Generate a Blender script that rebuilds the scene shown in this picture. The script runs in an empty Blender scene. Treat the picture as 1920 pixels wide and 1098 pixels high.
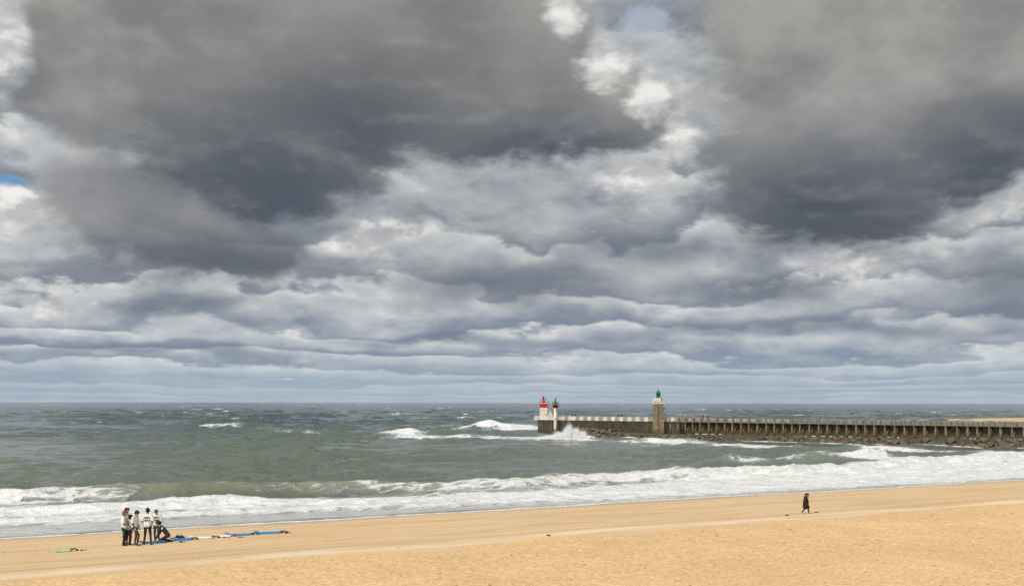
import bpy, bmesh, math, random
import numpy as np
from mathutils import Vector, Matrix
R = math.radians
scene = bpy.context.scene
COL = scene.collection

# ------------------------------------------------------------------ node helper
class S:
    """a shader socket with arithmetic"""
    def __init__(s, nt, sock): s.nt, s.k = nt, sock
    def _m(s, op, *a, clamp=False):
        n = s.nt.nodes.new('ShaderNodeMath'); n.operation = op; n.use_clamp = clamp
        for i, v in enumerate((s,) + a):
            if isinstance(v, S): s.nt.links.new(v.k, n.inputs[i])
            else: n.inputs[i].default_value = float(v)
        return S(s.nt, n.outputs[0])
    def __add__(s, o): return s._m('ADD', o)
    __radd__ = __add__
    def __sub__(s, o): return s._m('SUBTRACT', o)
    def __rsub__(s, o): return (s * -1.0) + o
    def __mul__(s, o): return s._m('MULTIPLY', o)
    __rmul__ = __mul__
    def __truediv__(s, o): return s._m('DIVIDE', o)
    def max(s, o): return s._m('MAXIMUM', o)
    def min(s, o): return s._m('MINIMUM', o)
    def smax(s, o, d): return s._m('SMOOTH_MAX', o, d)
    def smin(s, o, d): return s._m('SMOOTH_MIN', o, d)
    def sqrt(s): return s._m('SQRT')
    def abs(s): return s._m('ABSOLUTE')
    def pow(s, o): return s._m('POWER', o)
    def clamp(s): return s._m('ADD', 0.0, clamp=True)
    def ss(s, a, b, lo=0.0, hi=1.0):
        n = s.nt.nodes.new('ShaderNodeMapRange'); n.interpolation_type = 'SMOOTHSTEP'
        s.nt.links.new(s.k, n.inputs[0])
        for i, v in ((1, a), (2, b), (3, lo), (4, hi)):
            if isinstance(v, S): s.nt.links.new(v.k, n.inputs[i])
            else: n.inputs[i].default_value = v
        return S(s.nt, n.outputs[0])
class NT:
    def __init__(s, tree): s.t = tree; s.t.nodes.clear()
    def node(s, kind, **kw):
        n = s.t.nodes.new(kind)
        for k, v in kw.items(): setattr(n, k, v)
        return n
    def put(s, sock, v):
        if isinstance(v, S): s.t.links.new(v.k, sock)
        elif hasattr(v, 'is_output'): s.t.links.new(v, sock)
        elif isinstance(v, (tuple, list)):
            sock.default_value = (tuple(v) + (1.0,))[:len(sock.default_value)] if len(v) == 3 else v
        else: sock.default_value = v
    def xyz(s, x, y, z):
        n = s.node('ShaderNodeCombineXYZ')
        for i, v in enumerate((x, y, z)): s.put(n.inputs[i], v)
        return S(s.t, n.outputs[0])
    def sep(s, v):
        n = s.node('ShaderNodeSeparateXYZ'); s.put(n.inputs[0], v)
        return [S(s.t, o) for o in n.outputs]
    def noise(s, vec, scale=1.0, detail=4.0, rough=0.5, dist=0.0, lac=2.0, out=0):
        n = s.node('ShaderNodeTexNoise'); s.put(n.inputs['Vector'], vec)
        n.inputs['Scale'].default_value = scale; n.inputs['Detail'].default_value = detail
        n.inputs['Roughness'].default_value = rough; n.inputs['Distortion'].default_value = dist
        n.inputs['Lacunarity'].default_value = lac
        return S(s.t, n.outputs[out])
    def voro(s, vec, scale, feature='F1', rnd=1.0):
        n = s.node('ShaderNodeTexVoronoi', feature=feature); s.put(n.inputs['Vector'], vec)
        n.inputs['Scale'].default_value = scale; n.inputs['Randomness'].default_value = rnd
        return n
    def mix(s, f, a, b, blend='MIX'):
        n = s.node('ShaderNodeMix', data_type='RGBA', blend_type=blend); n.clamp_factor = True
        s.put(n.inputs[0], f); s.put(n.inputs[6], a); s.put(n.inputs[7], b)
        return S(s.t, n.outputs[2])
    def attr(s, name, out=2):
        n = s.node('ShaderNodeAttribute'); n.attribute_name = name
        return S(s.t, n.outputs[out])
def lin(r, g, b):                                   # 0..255 sRGB to linear
    f = lambda c: (c/255/12.92) if c/255 <= .04045 else ((c/255+.055)/1.055)**2.4
    return (f(r), f(g), f(b))

# ------------------------------------------------------------------ camera
cam_d = bpy.data.cameras.new('camera'); cam = bpy.data.objects.new('camera', cam_d); COL.objects.link(cam)
cam.location = (0, 0, 7.7); cam.rotation_euler = (R(90), 0, 0)
cam.rotation_euler = (Matrix.Rotation(R(90), 4, 'X') @ Matrix.Rotation(R(0.10), 4, 'Z')).to_euler()
cam_d.sensor_width = 36; cam_d.lens = 35.0; cam_d.shift_y = (755-549)/1920
cam_d.clip_start = 0.5; cam_d.clip_end = 90000
scene.camera = cam

# ------------------------------------------------------------------ exposure
vs = scene.view_settings
vs.view_transform = 'Standard'; vs.look = 'None'; vs.gamma = 1.0; vs.use_curve_mapping = False
EXPO = 1.2; vs.exposure = EXPO
scene.cycles.use_denoising = False
scene.cycles.use_adaptive_sampling = True; scene.cycles.adaptive_threshold = 0.008; scene.cycles.adaptive_min_samples = 16
scene.cycles.max_bounces = 6

# ------------------------------------------------------------------ sun (veiled by cloud, soft)
SUN_EL, SUN_AZ = 44.0, -150.0                       # azimuth from +Y, clockwise positive: behind, left
sun_d = bpy.data.lights.new('sun', 'SUN'); sun = bpy.data.objects.new('sun', sun_d); COL.objects.link(sun)
sun_d.energy = 1.5; sun_d.angle = R(45); sun_d.color = (1.0, 0.95, 0.87)
sd = Vector((math.sin(R(SUN_AZ))*math.cos(R(SUN_EL)), math.cos(R(SUN_AZ))*math.cos(R(SUN_EL)), math.sin(R(SUN_EL))))
sun.rotation_euler = sd.to_track_quat('Z', 'Y').to_euler()
sun.location = sd*200

# ------------------------------------------------------------------ sky with clouds
WORLD_STRENGTH = 0.1
def build_world():
    w = bpy.data.worlds.new('World'); scene.world = w; w.use_nodes = True
    w.cycles.sampling_method = 'MANUAL'; w.cycles.sample_map_resolution = 256
    N = NT(w.node_tree)
    tc = N.node('ShaderNodeTexCoord')
    d = S(N.t, tc.outputs['Generated'])
    x, y, z = N.sep(d)
    zc = z.max(0.0)
    h = (x*x + y*y).sqrt().max(1e-4)
    az = N.node('ShaderNodeMath', operation='ARCTAN2'); N.put(az.inputs[0], x); N.put(az.inputs[1], y)
    A0 = S(N.t, az.outputs[0]) * 57.3              # azimuth in degrees, 0 = out to sea
    E0 = (zc/h) * 57.3                              # elevation (tangent) in degrees
    dome0 = N.xyz(x, y, zc)
    def turned(v):                                    # turn the noise lattice away from the axes
        n = N.node('ShaderNodeVectorRotate', rotation_type='EULER_XYZ'); N.put(n.inputs[0], v)
        n.inputs['Rotation'].default_value = (.65, .41, .93); return S(N.t, n.outputs[0])
    dome = turned(N.xyz(x, y, zc*1.55))
    # billow warp
    wn = N.node('ShaderNodeTexNoise'); N.put(wn.inputs['Vector'], dome)
    wn.inputs['Scale'].default_value = 7.5; wn.inputs['Detail'].default_value = 5; wn.inputs['Roughness'].default_value = .52
    wx, wy, wz = N.sep(S(N.t, wn.outputs['Color']))
    wx = wx - .5; wy = wy - .5; wz = wz - .5
    A = A0 + wx*9.0; E = E0 + wy*6.0
    Al = A0 + wx*8.0; El = E0 + wz*2.6                # gentler warp for the flat low decks
    cum = N.noise(dome, 8.5, 5, .54)
    cumu = N.noise(turned(N.xyz(x + .008, y, zc*1.55 + .028)), 8.5, 4, .52)
    fine = N.noise(dome, 34.0, 4, .6)
    dome2 = turned(N.xyz(x, y, zc*2.6)); roll = N.noise(dome2, 17.0, 4, .56)
    rollu = N.noise(turned(N.xyz(x + .004, y, zc*2.6 + .022)), 17.0, 3, .54)
    lit = ((cum - cumu)*2.6 + (roll - rollu)*2.2)      # lit upper edges (+), shaded bases (-)
    # colours of the cloud (display values, taken back through exposure and strength)
    sc = 1.0/(WORLD_STRENGTH * 2**EXPO)
    def c(r, g, b): return tuple(v*sc for v in lin(r, g, b))
    # clear blue behind
    sky = N.node('ShaderNodeTexSky', sky_type='NISHITA'); sky.sun_disc = False
    sky.sun_elevation = R(SUN_EL); sky.sun_rotation = R(SUN_AZ)
    sky.air_density = 1.0; sky.dust_density = .6; sky.altitude = 10
    blue = N.mix(0.5, S(N.t, sky.outputs[0]), c(92, 150, 196))
    # 1. rows of flat-based cumulus receding to the horizon: dark base, bright head, row behind row
    low = E0.ss(2.5, 8.0)
    puff = (fine - .5).abs()*2.0
    lnE = N.node('ShaderNodeMath', operation='LOGARITHM'); N.put(lnE.inputs[0], E0 + .55); lnE.inputs[1].default_value = 2.718
    lnE = S(N.t, lnE.outputs[0])
    rowA = N.noise(N.xyz(A0*.075, lnE*1.5, 7.3), 1.0, 3, .5)
    rowB = N.noise(N.xyz(A0*.30, lnE*4.0, 2.1), 1.0, 3, .5)
    bil = (roll - .5).abs()*2.0
    ph = lnE*2.6 + (rowA - .5)*3.0 + (rowB - .5)*.7 - bil*.55 - puff*.10
    fr = ph._m('FRACT')
    saw = (fr*1.06).min((1.0 - fr)*6.0).clamp()          # dark flat base, rising to a bright head
    thick = N.noise(N.xyz(A0*.11, lnE*2.2, 11.0), 1.0, 3, .5).ss(.36, .64)
    val = saw*(.42 + thick*.50) + (1.0 - thick)*.28 + (cum - .5)*.35 + lit*.28 + .02
    lightc = N.mix(low, c(205, 209, 212), c(204, 206, 206))
    darkc = N.mix(low, c(128, 141, 160), c(130, 137, 147))
    deckc = N.mix(val.ss(-.02, .98), darkc, lightc)
    deckc = N.mix((saw*1.2 + puff*.8 + lit*1.5 - 1.32).clamp()*.75, deckc, c(229, 229, 226))
    cover = (rowB*.6 + cum*.4).ss(.30, .42).max(E0.ss(1.2, 3.2)*.97)
    col = N.mix(cover, N.mix(E0.ss(0, 14), c(168, 190, 206), blue), deckc)
    # haze towards the horizon
    col = N.mix(E0.ss(0.0, 3.6, .80, 0.0), col, c(170, 187, 200))
    Ab = A0 + wx*6.0; Eb = E0 + wy*4.0
    def lobe(a, e, ra, re, AA=A, EE=E):
        p = (AA - a)*(1/ra); q = (EE - e)*(1/re)
        return 1.0 - (p*p + q*q).sqrt()
    def union(ls, dd=.22):
        m = ls[0]
        for l in ls[1:]: m = m.smax(l, dd)
        return m
    # 2. low bands and mid-level darker rolls
    bands = union([lobe(-.3, 6.8, 6.4, 1.5, Al, El), lobe(25.5, 5.6, 3.2, 2.0, Al, El), lobe(14.5, 6.2, 5.0, 1.0, Al, El),
                   lobe(16.5, 4.0, 12., .55, Al, El), lobe(-2.5, 3.6, 8., .42, Al, El), lobe(-19., 3.0, 9., .4, Al, El),
                   lobe(7.0, 8.9, 4.5, 1.5, Al, El), lobe(-18, 5.4, 5., .6, Al, El), lobe(-62, 5, 18, 1.6, Al, El),
                   lobe(58, 4.6, 16, 1.2, Al, El), lobe(110, 5.2, 22, 1.5, Al, El), lobe(-130, 4.2, 25, 1.2, Al, El), lobe(178, 5.5, 25, 1.6, Al, El)], .1)
    col = N.mix((bands + (cum - .5)*.7 + (roll - .5)*1.0).ss(-.3, .75)*.72, col, N.mix(E0.ss(2.5, 6.5), c(122, 135, 154), c(106, 115, 129)))
    # 3. bright sunlit heads
    heads = union([lobe(5.2, 19.8, 2.6, 2.6), lobe(8.6, 17.0, 2.0, 2.4), lobe(9.8, 14.2, 2.0, 1.8), lobe(6.4, 12.9, 3.0, .8),
                   lobe(-27.2, 18.6, 2.2, 3.2), lobe(-26.8, 9.9, 2.4, 2.0), lobe(-8.6, 9.4, 3.0, 1.5), lobe(-13.0, 7.7, 2.8, .8),
                   lobe(2.2, 23.0, 1.4, .8), lobe(27.0, 9.6, 2.2, 1.1), lobe(19.5, 7.6, 5.0, .8), lobe(-24.5, 5.0, 3.0, .8),
                   lobe(-44, 15, 4, 4), lobe(47, 16, 5, 3), lobe(72, 12, 5, 3), lobe(-75, 17, 6, 4), lobe(-118, 20, 6, 4), lobe(125, 18, 6, 4), lobe(168, 24, 6, 4)], .15)
    hm = (heads + (fine - .5)*1.1 + (cum - .5)*.8).ss(-.1, .75)
    headc = N.mix((puff*1.5 + fine*.8 - .35 + lit*.9).clamp(), c(186, 187, 189), c(240, 238, 234))
    col = N.mix(hm*.85, col, headc)
    # 4. blue gaps
    gaps = union([lobe(-27.0, 11.0, 1.7, .75), lobe(8.4, 22.4, 1.8, 1.3), lobe(-40, 30, 4, 3), lobe(85, 30, 6, 4), lobe(-150, 33, 6, 4)], .1)
    col = N.mix((gaps + (fine - .5)*.7).ss(-.05, .5), col, N.mix(E0.ss(12, 20), c(112, 155, 192), c(166, 176, 191)))
    # 5. a paler grey heap low on the left, in front of the deck
    heapL = union([lobe(-19.6, 10.2, 7.2, 4.0), lobe(-15.5, 9.2, 6.0, 2.6), lobe(-24.6, 16.0, 2.4, 3.0)], .3)
    heapb = union([lobe(-20.2, 7.5, 9.0, 1.7, Al, El)], .3) + .25
    hc = N.mix(cum.ss(.33, .68), c(118, 121, 127), c(146, 147, 149))
    hc = N.mix((heapb + (cum - .5)*.5).ss(-.3, .8)*.9, hc, c(88, 96, 108))
    col = N.mix((heapL + (fine - .5)*.2 + (cum - .5)*.4).ss(-.02, .4)*.92, col, hc)
    # 6. the great dark masses
    mass = union([lobe(-13.0, 25.5, 15.5, 11.5, Ab, Eb), lobe(-13.6, 15.0, 8.8, 5.0, Ab, Eb), lobe(-.5, 19.0, 8.6, 5.2, Ab, Eb), lobe(-22.6, 18.0, 4.8, 5.2, Ab, Eb), lobe(-3.6, 18.2, 8.0, 5.4, Ab, Eb), lobe(5.8, 17.0, 4.6, 3.0, Ab, Eb)], .35)
    massB = union([lobe(21.0, 19.5, 12.2, 9.8, Ab, Eb), lobe(17.8, 11.9, 7.8, 4.6, Ab, Eb), lobe(26.0, 14.8, 5.6, 4.8, Ab, Eb)], .3)
    massC = union([lobe(-48, 26, 12, 9), lobe(60, 27, 20, 9), lobe(105, 24, 18, 10), lobe(150, 30, 22, 9), lobe(-100, 27, 20, 10), lobe(-150, 22, 20, 9), lobe(-5, 46, 40, 10)], .3)
    allm = mass.max(massB).max(massC)
    edge = allm + (fine - .5)*.20 + (cum - .5)*.30
    mm = (edge + (bil - .25)*.26).ss(-.04, .26)
    # inner shading: blue-black bases, warm paler grey above
    base = union([lobe(-13.8, 11.8, 9.5, 4.6, Ab, Eb), lobe(-9.0, 15.0, 10.0, 5.0, Ab, Eb) - .25, lobe(17.8, 9.6, 10., 4.8, Ab, Eb), lobe(26.5, 11.8, 6.5, 4.0, Ab, Eb), lobe(2.0, 14.4, 9.0, 3.2, Ab, Eb) - .1,
                  lobe(-100, 20, 16, 4, Ab, Eb), lobe(105, 17, 16, 4, Ab, Eb), lobe(60, 20, 15, 4, Ab, Eb)], .5)
    core = lobe(-8.0, 18.5, 15.0, 8.0, Ab, Eb)
    g = E0.ss(9.0, 20.0)
    cs = cum.ss(.33, .68)
    cs = (cs + (roll - .5)*.22).clamp()
    upc = N.mix(cs, c(128, 128, 127), c(162, 161, 157))
    lowc = N.mix(cs, c(116, 120, 126), c(146, 149, 152))
    mc = N.mix(g, lowc, upc)
    mc = N.mix((core + (cum - .5)*.8).ss(-.1, .9)*.6, mc, c(108, 109, 110))
    mc = N.mix((base + (cum - .5)*.6 + (roll - .5)*.12).ss(-.5, .9)*.95, mc, c(76, 84, 96))
    mc = N.mix((lit*.6 + (fine - .5)*.2).clamp()*.35, mc, c(180, 179, 176))
    col = N.mix(mm*.97, col, mc)
    # 7. sunlit heads showing past the edges of the dark masses
    h2 = union([lobe(2.6, 22.6, 1.7, 1.3, Ab, Eb), lobe(5.4, 20.2, 2.1, 1.9, Ab, Eb), lobe(8.1, 17.6, 1.7, 2.1, Ab, Eb), lobe(9.9, 14.7, 1.6, 1.9, Ab, Eb), lobe(7.2, 12.8, 3.0, .8, Ab, Eb),
                lobe(-27.6, 18.8, 1.6, 2.4, Ab, Eb), lobe(-27.4, 9.6, 2.0, 1.6, Ab, Eb), lobe(48, 17, 3, 2), lobe(-44, 16, 3, 2), lobe(128, 18, 3, 2), lobe(-118, 20, 3, 2)], .18)
    hm2 = (h2 + (fine - .5)*.7 + (bil - .25)*.9).ss(-.15, .5)
    col = N.mix(hm2*.9, col, N.mix((puff*1.3 + fine*.7 - .22 + lit*1.1 + h2*.35).clamp(), c(190, 190, 190), c(243, 241, 237)))
    bg = N.node('ShaderNodeBackground'); N.put(bg.inputs[0], col); bg.inputs[1].default_value = WORLD_STRENGTH
    out = N.node('ShaderNodeOutputWorld'); N.t.links.new(bg.outputs[0], out.inputs[0])
build_world()

# ------------------------------------------------------------------ general helpers
def principled(name, color=None, rough=.7, spec=.3, metal=0.0):
    m = bpy.data.materials.new(name); m.use_nodes = True
    N = NT(m.node_tree)
    b = N.node('ShaderNodeBsdfPrincipled'); o = N.node('ShaderNodeOutputMaterial')
    N.t.links.new(b.outputs[0], o.inputs[0])
    if color is not None: N.put(b.inputs['Base Color'], color)
    b.inputs['Roughness'].default_value = rough; b.inputs['Specular IOR Level'].default_value = spec
    b.inputs['Metallic'].default_value = metal
    return m, N, b
def objco(N, out='Object'):
    return S(N.t, N.node('ShaderNodeTexCoord').outputs[out])
def worldco(N):
    return S(N.t, N.node('ShaderNodeNewGeometry').outputs['Position'])
def bump(N, b, h, strength=.5, dist=.02):
    n = N.node('ShaderNodeBump'); n.inputs['Strength'].default_value = strength; n.inputs['Distance'].default_value = dist
    N.put(n.inputs['Height'], h); N.t.links.new(n.outputs[0], b.inputs['Normal'])
_mats = {}
def worn(name, col, dark, scale=3.0, amt=.6, rough=.75, spec=.25, bmp=.012, streak=1.0):
    """paint, timber, cloth ... with blotchy variation between two colours; streak > 1 stretches it vertically"""
    if name in _mats: return _mats[name]
    m, N, b = principled(name, None, rough, spec)
    x, y, z = N.sep(worldco(N))
    v = N.xyz(x, y, z*(1.0/streak))
    n = N.noise(v, scale, 5, .62)
    N.put(b.inputs['Base Color'], N.mix(n.ss(.40, .66)*amt, col, dark))
    if bmp: bump(N, b, N.noise(v, scale*4, 3, .6), .6, bmp)
    _mats[name] = m; return m
def link(name, me, mat=None, parent=None):
    o = bpy.data.objects.new(name, me); COL.objects.link(o)
    if mat is not None and len(me.materials) == 0: me.materials.append(mat)
    if parent: o.parent = parent
    return o
def tag(o, label=None, cat=None, group=None, kind=None):
    if label: o['label'] = label
    if cat: o['category'] = cat
    if group: o['group'] = group
    if kind: o['kind'] = kind
    return o
def empty(name, loc, rz=0.0, label=None, cat=None, group=None):
    o = bpy.data.objects.new(name, None); COL.objects.link(o); o.location = loc; o.rotation_euler = (0, 0, rz)
    o.empty_display_size = .3
    return tag(o, label, cat, group)
class MB:
    """collects simple solids into one mesh"""
    def __init__(s): s.v = []; s.f = []; s.m = []
    def add(s, vs, fs, mi=0):
        k = len(s.v); s.v += [tuple(p) for p in vs]; s.f += [tuple(i+k for i in f) for f in fs]; s.m += [mi]*len(fs); return s
    def box(s, x0, x1, y0, y1, z0, z1, mi=0, taper=0.0):
        t = taper
        vs = [(x0, y0, z0), (x1, y0, z0), (x1, y1, z0), (x0, y1, z0), (x0+t, y0+t, z1), (x1-t, y0+t, z1), (x1-t, y1-t, z1), (x0+t, y1-t, z1)]
        return s.add(vs, [(0, 3, 2, 1), (4, 5, 6, 7), (0, 1, 5, 4), (1, 2, 6, 5), (2, 3, 7, 6), (3, 0, 4, 7)], mi)
    def bar(s, a, b, w, h=None, mi=0, n=4, w2=None):
        """a bar from a to b: square (n = 4) or round"""
        a, b = Vector(a), Vector(b); h = h or w; d = (b-a).normalized()
        up = Vector((0, 0, 1)) if abs(d.z) < .95 else Vector((1, 0, 0))
        u = d.cross(up).normalized(); q = u.cross(d)
        k = w2/w if w2 else 1.0; vs = []
        off = math.pi/4 if n == 4 else 0; sc = math.sqrt(.5) if n == 4 else .5
        for p, kk in ((a, 1.0), (b, k)):
            for i in range(n):
                t = off + 2*math.pi*i/n
                vs.append(p + u*math.cos(t)*w*sc*kk + q*math.sin(t)*h*sc*kk)
        fs = [(i, (i+1) % n, n+(i+1) % n, n+i) for i in range(n)] + [tuple(range(n-1, -1, -1)), tuple(range(n, 2*n))]
        return s.add(vs, fs, mi)
    def lathe(s, prof, n=16, c=(0, 0), mi=0, caps=True):
        vs = []; fs = []
        for r, z in prof:
            for i in range(n):
                t = 2*math.pi*(i+.5)/n; vs.append((c[0]+r*math.cos(t), c[1]+r*math.sin(t), z))
        for j in range(len(prof)-1):
            for i in range(n):
                fs.append((j*n+i, j*n+(i+1) % n, (j+1)*n+(i+1) % n, (j+1)*n+i))
        if caps: fs += [tuple(range(n-1, -1, -1)), tuple(range((len(prof)-1)*n, len(prof)*n))]
        return s.add(vs, fs, mi)
    def tube(s, pts, r, n=6, mi=0):
        for a, b in zip(pts[:-1], pts[1:]):
            if (Vector(b)-Vector(a)).length > 1e-4: s.bar(a, b, 2*r, None, mi, n)
        return s
    def mesh(s, name, smooth=False):
        me = bpy.data.meshes.new(name); me.from_pydata(s.v, [], s.f)
        me.polygons.foreach_set('material_index', s.m)
        if smooth: me.polygons.foreach_set('use_smooth', [True]*len(s.f))
        me.update(); return me
    def build(s, name, mats, parent=None, smooth=False):
        me = s.mesh(name, smooth)
        for m in (mats if isinstance(mats, (list, tuple)) else [mats]): me.materials.append(m)
        return link(name, me, None, parent)
# lattice noise on arrays
def hash2(ix, iy, seed):
    h = (ix.astype(np.int64)*374761393 + iy.astype(np.int64)*668265263 + seed*1442695041) & 0x7fffffff
    h = ((h ^ (h >> 13))*1274126177) & 0x7fffffff
    return ((h ^ (h >> 16)) & 0xffff)/65535.0
def vnoise(x, y, seed=0):
    ix = np.floor(x); iy = np.floor(y); fx = x-ix; fy = y-iy
    fx = fx*fx*(3-2*fx); fy = fy*fy*(3-2*fy)
    a = hash2(ix, iy, seed); b = hash2(ix+1, iy, seed); c = hash2(ix, iy+1, seed); d = hash2(ix+1, iy+1, seed)
    return (a*(1-fx)+b*fx)*(1-fy) + (c*(1-fx)+d*fx)*fy
def fbm(x, y, seed=0, octv=4, g=.5):
    s = 0; a = 1; t = 0
    for i in range(octv):
        c, sn = math.cos(.6+i), math.sin(.6+i)
        s = s + a*vnoise(x*c-y*sn, x*sn+y*c, seed+i*17); t += a; a *= g; x = x*2.03; y = y*2.03
    return s/t
def sst(a, b, x):
    t = np.clip((x-a)/(b-a), 0, 1); return t*t*(3-2*t)

# ------------------------------------------------------------------ shore frame
SH0 = np.array((-29.0, 56.6)); STH = R(28.7)
EU = np.array((math.cos(STH), math.sin(STH))); ES = np.array((-math.sin(STH), math.cos(STH)))   # along the shore, out to sea
def shore_us(X, Y):
    dx, dy = X-SH0[0], Y-SH0[1]
    return dx*EU[0]+dy*EU[1], dx*ES[0]+dy*ES[1]
def beach_z(X, Y, detail=True):
    X = np.asarray(X, float); Y = np.asarray(Y, float)
    u, s = shore_us(X, Y)
    s = s + 1.2*(fbm(u/17, s*0+3.3, 5, 2)-.5)*2
    d = -s
    z = np.where(d < 0, d*.075, np.where(d < 15, d*.070, np.where(d < 26, 1.05+(d-15)*.058, 1.688+(d-26)*.012)))
    z = z + .09*np.exp(-((d-23.8)/1.6)**2)                            # berm crest with the wheel track
    if detail:
        dry = sst(25.0, 27.0, d + (fbm(u/4, s/4, 9, 3)-.5)*3)
        z = z + .05*(fbm(X/3.1, Y/3.1, 11, 4)-.5)*(.35+dry)
        z = z + .07*dry*(fbm(X/.55, Y/.55, 21, 3)-.5)
        mid = sst(3.0, 6.0, d)*(1-dry)
        z = z + .022*mid*(fbm(u/6.0, s/.5, 31, 3)-.5)                 # faint ridges along the shore
    return z
def ground(x, y): return float(beach_z(np.array([x]), np.array([y]), True)[0])
def grid_mesh(name, X, Y, Z, attrs=None, smooth=True):
    nr, nc = X.shape
    me = bpy.data.meshes.new(name)
    co = np.stack([X, Y, Z], -1).reshape(-1, 3).astype(np.float32)
    i = np.arange(nr*nc).reshape(nr, nc)
    q = np.stack([i[:-1, :-1], i[:-1, 1:], i[1:, 1:], i[1:, :-1]], -1).reshape(-1, 4).astype(np.int32)
    me.vertices.add(len(co)); me.vertices.foreach_set('co', co.ravel())
    me.loops.add(q.size); me.loops.foreach_set('vertex_index', q.ravel())
    me.polygons.add(len(q)); me.polygons.foreach_set('loop_start', np.arange(0, q.size, 4, dtype=np.int32))
    me.polygons.foreach_set('use_smooth', np.full(len(q), smooth))
    for k, v in (attrs or {}).items():
        at = me.attributes.new(k, 'FLOAT', 'POINT'); at.data.foreach_set('value', v.reshape(-1).astype(np.float32))
    me.update(); me.validate(); return me

# ------------------------------------------------------------------ beach
def build_beach():
    n1 = 620; n2 = 560
    # finer towards the water and the foreground, coarse far inland
    sv = np.concatenate([np.linspace(-140, -60, 40)[:-1], np.linspace(-60, 9, n2), np.linspace(9.4, 40, 20)])
    uv = np.concatenate([np.linspace(-160, -30, 60)[:-1], np.linspace(-30, 120, n1*2), np.linspace(121, 330, 70)])
    Ug, Sg = np.meshgrid(uv, sv)
    X = SH0[0]+Ug*EU[0]+Sg*ES[0]; Y = SH0[1]+Ug*EU[1]+Sg*ES[1]
    Z = beach_z(X, Y)
    # footprints around the group and along the track
    rng = np.random.default_rng(4)
    spots = [(rng.normal(5.5, 2.2), rng.normal(-14.4, .9)) for _ in range(70)] + [(u, -23.4+rng.normal(0, .35)) for u in np.arange(24, 60, .38)]
    spots += [(rng.uniform(-6, 50), rng.uniform(-21, -8)) for _ in range(150)]
    for fu, fs in spots:
        a = rng.uniform(0, 6.28); c, sn = math.cos(a), math.sin(a)
        j0, j1 = np.searchsorted(uv, fu-.4), np.searchsorted(uv, fu+.4); i0, i1 = np.searchsorted(sv, fs-.4), np.searchsorted(sv, fs+.4)
        du = Ug[i0:i1, j0:j1]-fu; ds = Sg[i0:i1, j0:j1]-fs
        r = ((du*c+ds*sn)/.20)**2+((-du*sn+ds*c)/.12)**2
        Z[i0:i1, j0:j1] += -.045*np.exp(-r)+.02*np.exp(-(np.sqrt(r)-1.5)**2*3)
    d = -Sg + (fbm(Ug/4, Sg/4, 9, 3)-.5)*3
    dry = sst(25.2, 26.6, d)
    wob = (fbm(Ug/7, Sg*0+1.7, 41, 3)-.5)*1.1
    pale = np.exp(-((-Sg-24.7+wob*1.3)/(.35+.75*fbm(Ug/9, Sg*0+4, 48, 2)))**4)*(.45+.55*sst(.3, .6, fbm(Ug/5, Sg/1.2, 45, 3)))
    dark = np.maximum(np.exp(-((-Sg-22.6+wob*1.3)/.8)**2)*sst(.3, .6, fbm(Ug/14, Sg*0, 51, 3)), .8*sst(.56, .72, fbm(Ug/5, Sg/.7, 57, 4))*(1-dry))
    wet = 1-sst(.8, 3.4, -Sg + (fbm(Ug/9, Sg*0+8, 47, 3)-.5)*3.0)
    me = grid_mesh('beach', X, Y, Z, dict(dry=dry, pale=pale, wet=wet, coarse=dark))
    m, N, b = principled('sand', None, .95, .15)
    P = worldco(N); px, py, pz = N.sep(P)
    # coordinates along / across the shore for streaks
    us_ = N.xyz(px*float(EU[0]) + py*float(EU[1]), px*float(ES[0]) + py*float(ES[1]), 0.0)
    du, dsn, _ = N.sep(us_)
    big = N.noise(P, .22, 4, .6)
    streak = N.noise(N.xyz(du*.10, dsn*1.3, 0.0), 1.0, 4, .6)
    grain = N.noise(P, 6.0, 5, .85)
    grain2 = N.noise(P, 2.6, 3, .6)
    dryA, paleA, wetA, coA = N.attr('dry'), N.attr('pale'), N.attr('wet'), N.attr('coarse')
    smooth_c = N.mix(streak.ss(.32, .68), (.74, .55, .345), (.68, .46, .245))
    dry_c = N.mix((grain*.85 + big*.15).ss(.38, .62), (.55, .355, .17), (.91, .625, .33))
    dry_c = N.mix(grain2.ss(.35, .7)*.3, dry_c, (.78, .54, .285))
    c = N.mix(dryA, smooth_c, dry_c)
    c = N.mix(paleA*.75, c, (.84, .69, .49))
    c = N.mix(coA*.5, c, (.50, .32, .15))
    c = N.mix((grain - .5).abs().ss(.08, .3)*.35*(1.0 - dryA), c, (.56, .37, .19))
    # shell bits and pebbles
    vo = N.voro(P, 2.9); cell = S(N.t, vo.outputs['Distance']); rc, gc, bc = N.sep(S(N.t, vo.outputs['Color']))
    keep = rc.ss(.62, .68)*cell.ss(.10, .24, 1.0, 0.0)*(dryA*.85 + .12)
    c = N.mix(keep*.85, c, N.mix(gc.ss(.45, .6), (.16, .12, .09), (.82, .76, .66)))
    vo2 = N.voro(P, 1.5); c2 = S(N.t, vo2.outputs['Distance']); r2, g2, b2 = N.sep(S(N.t, vo2.outputs['Color']))
    c = N.mix(r2.ss(.93, .95)*c2.ss(.10, .16, 1.0, 0.0)*.9, c, (.07, .055, .05))
    c = N.mix(wetA*.55, c, (.36, .265, .17))
    N.put(b.inputs['Base Color'], c)
    N.put(b.inputs['Roughness'], wetA.ss(.2, .9, .95, .22))
    bump(N, b, grain*.6 + N.noise(P, 28, 2, .6)*.25 + grain2*.5, .8, .05)
    tag(link('beach', me, m), 'golden sand beach sloping down to the surf', 'beach', kind='structure')
build_beach()

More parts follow.
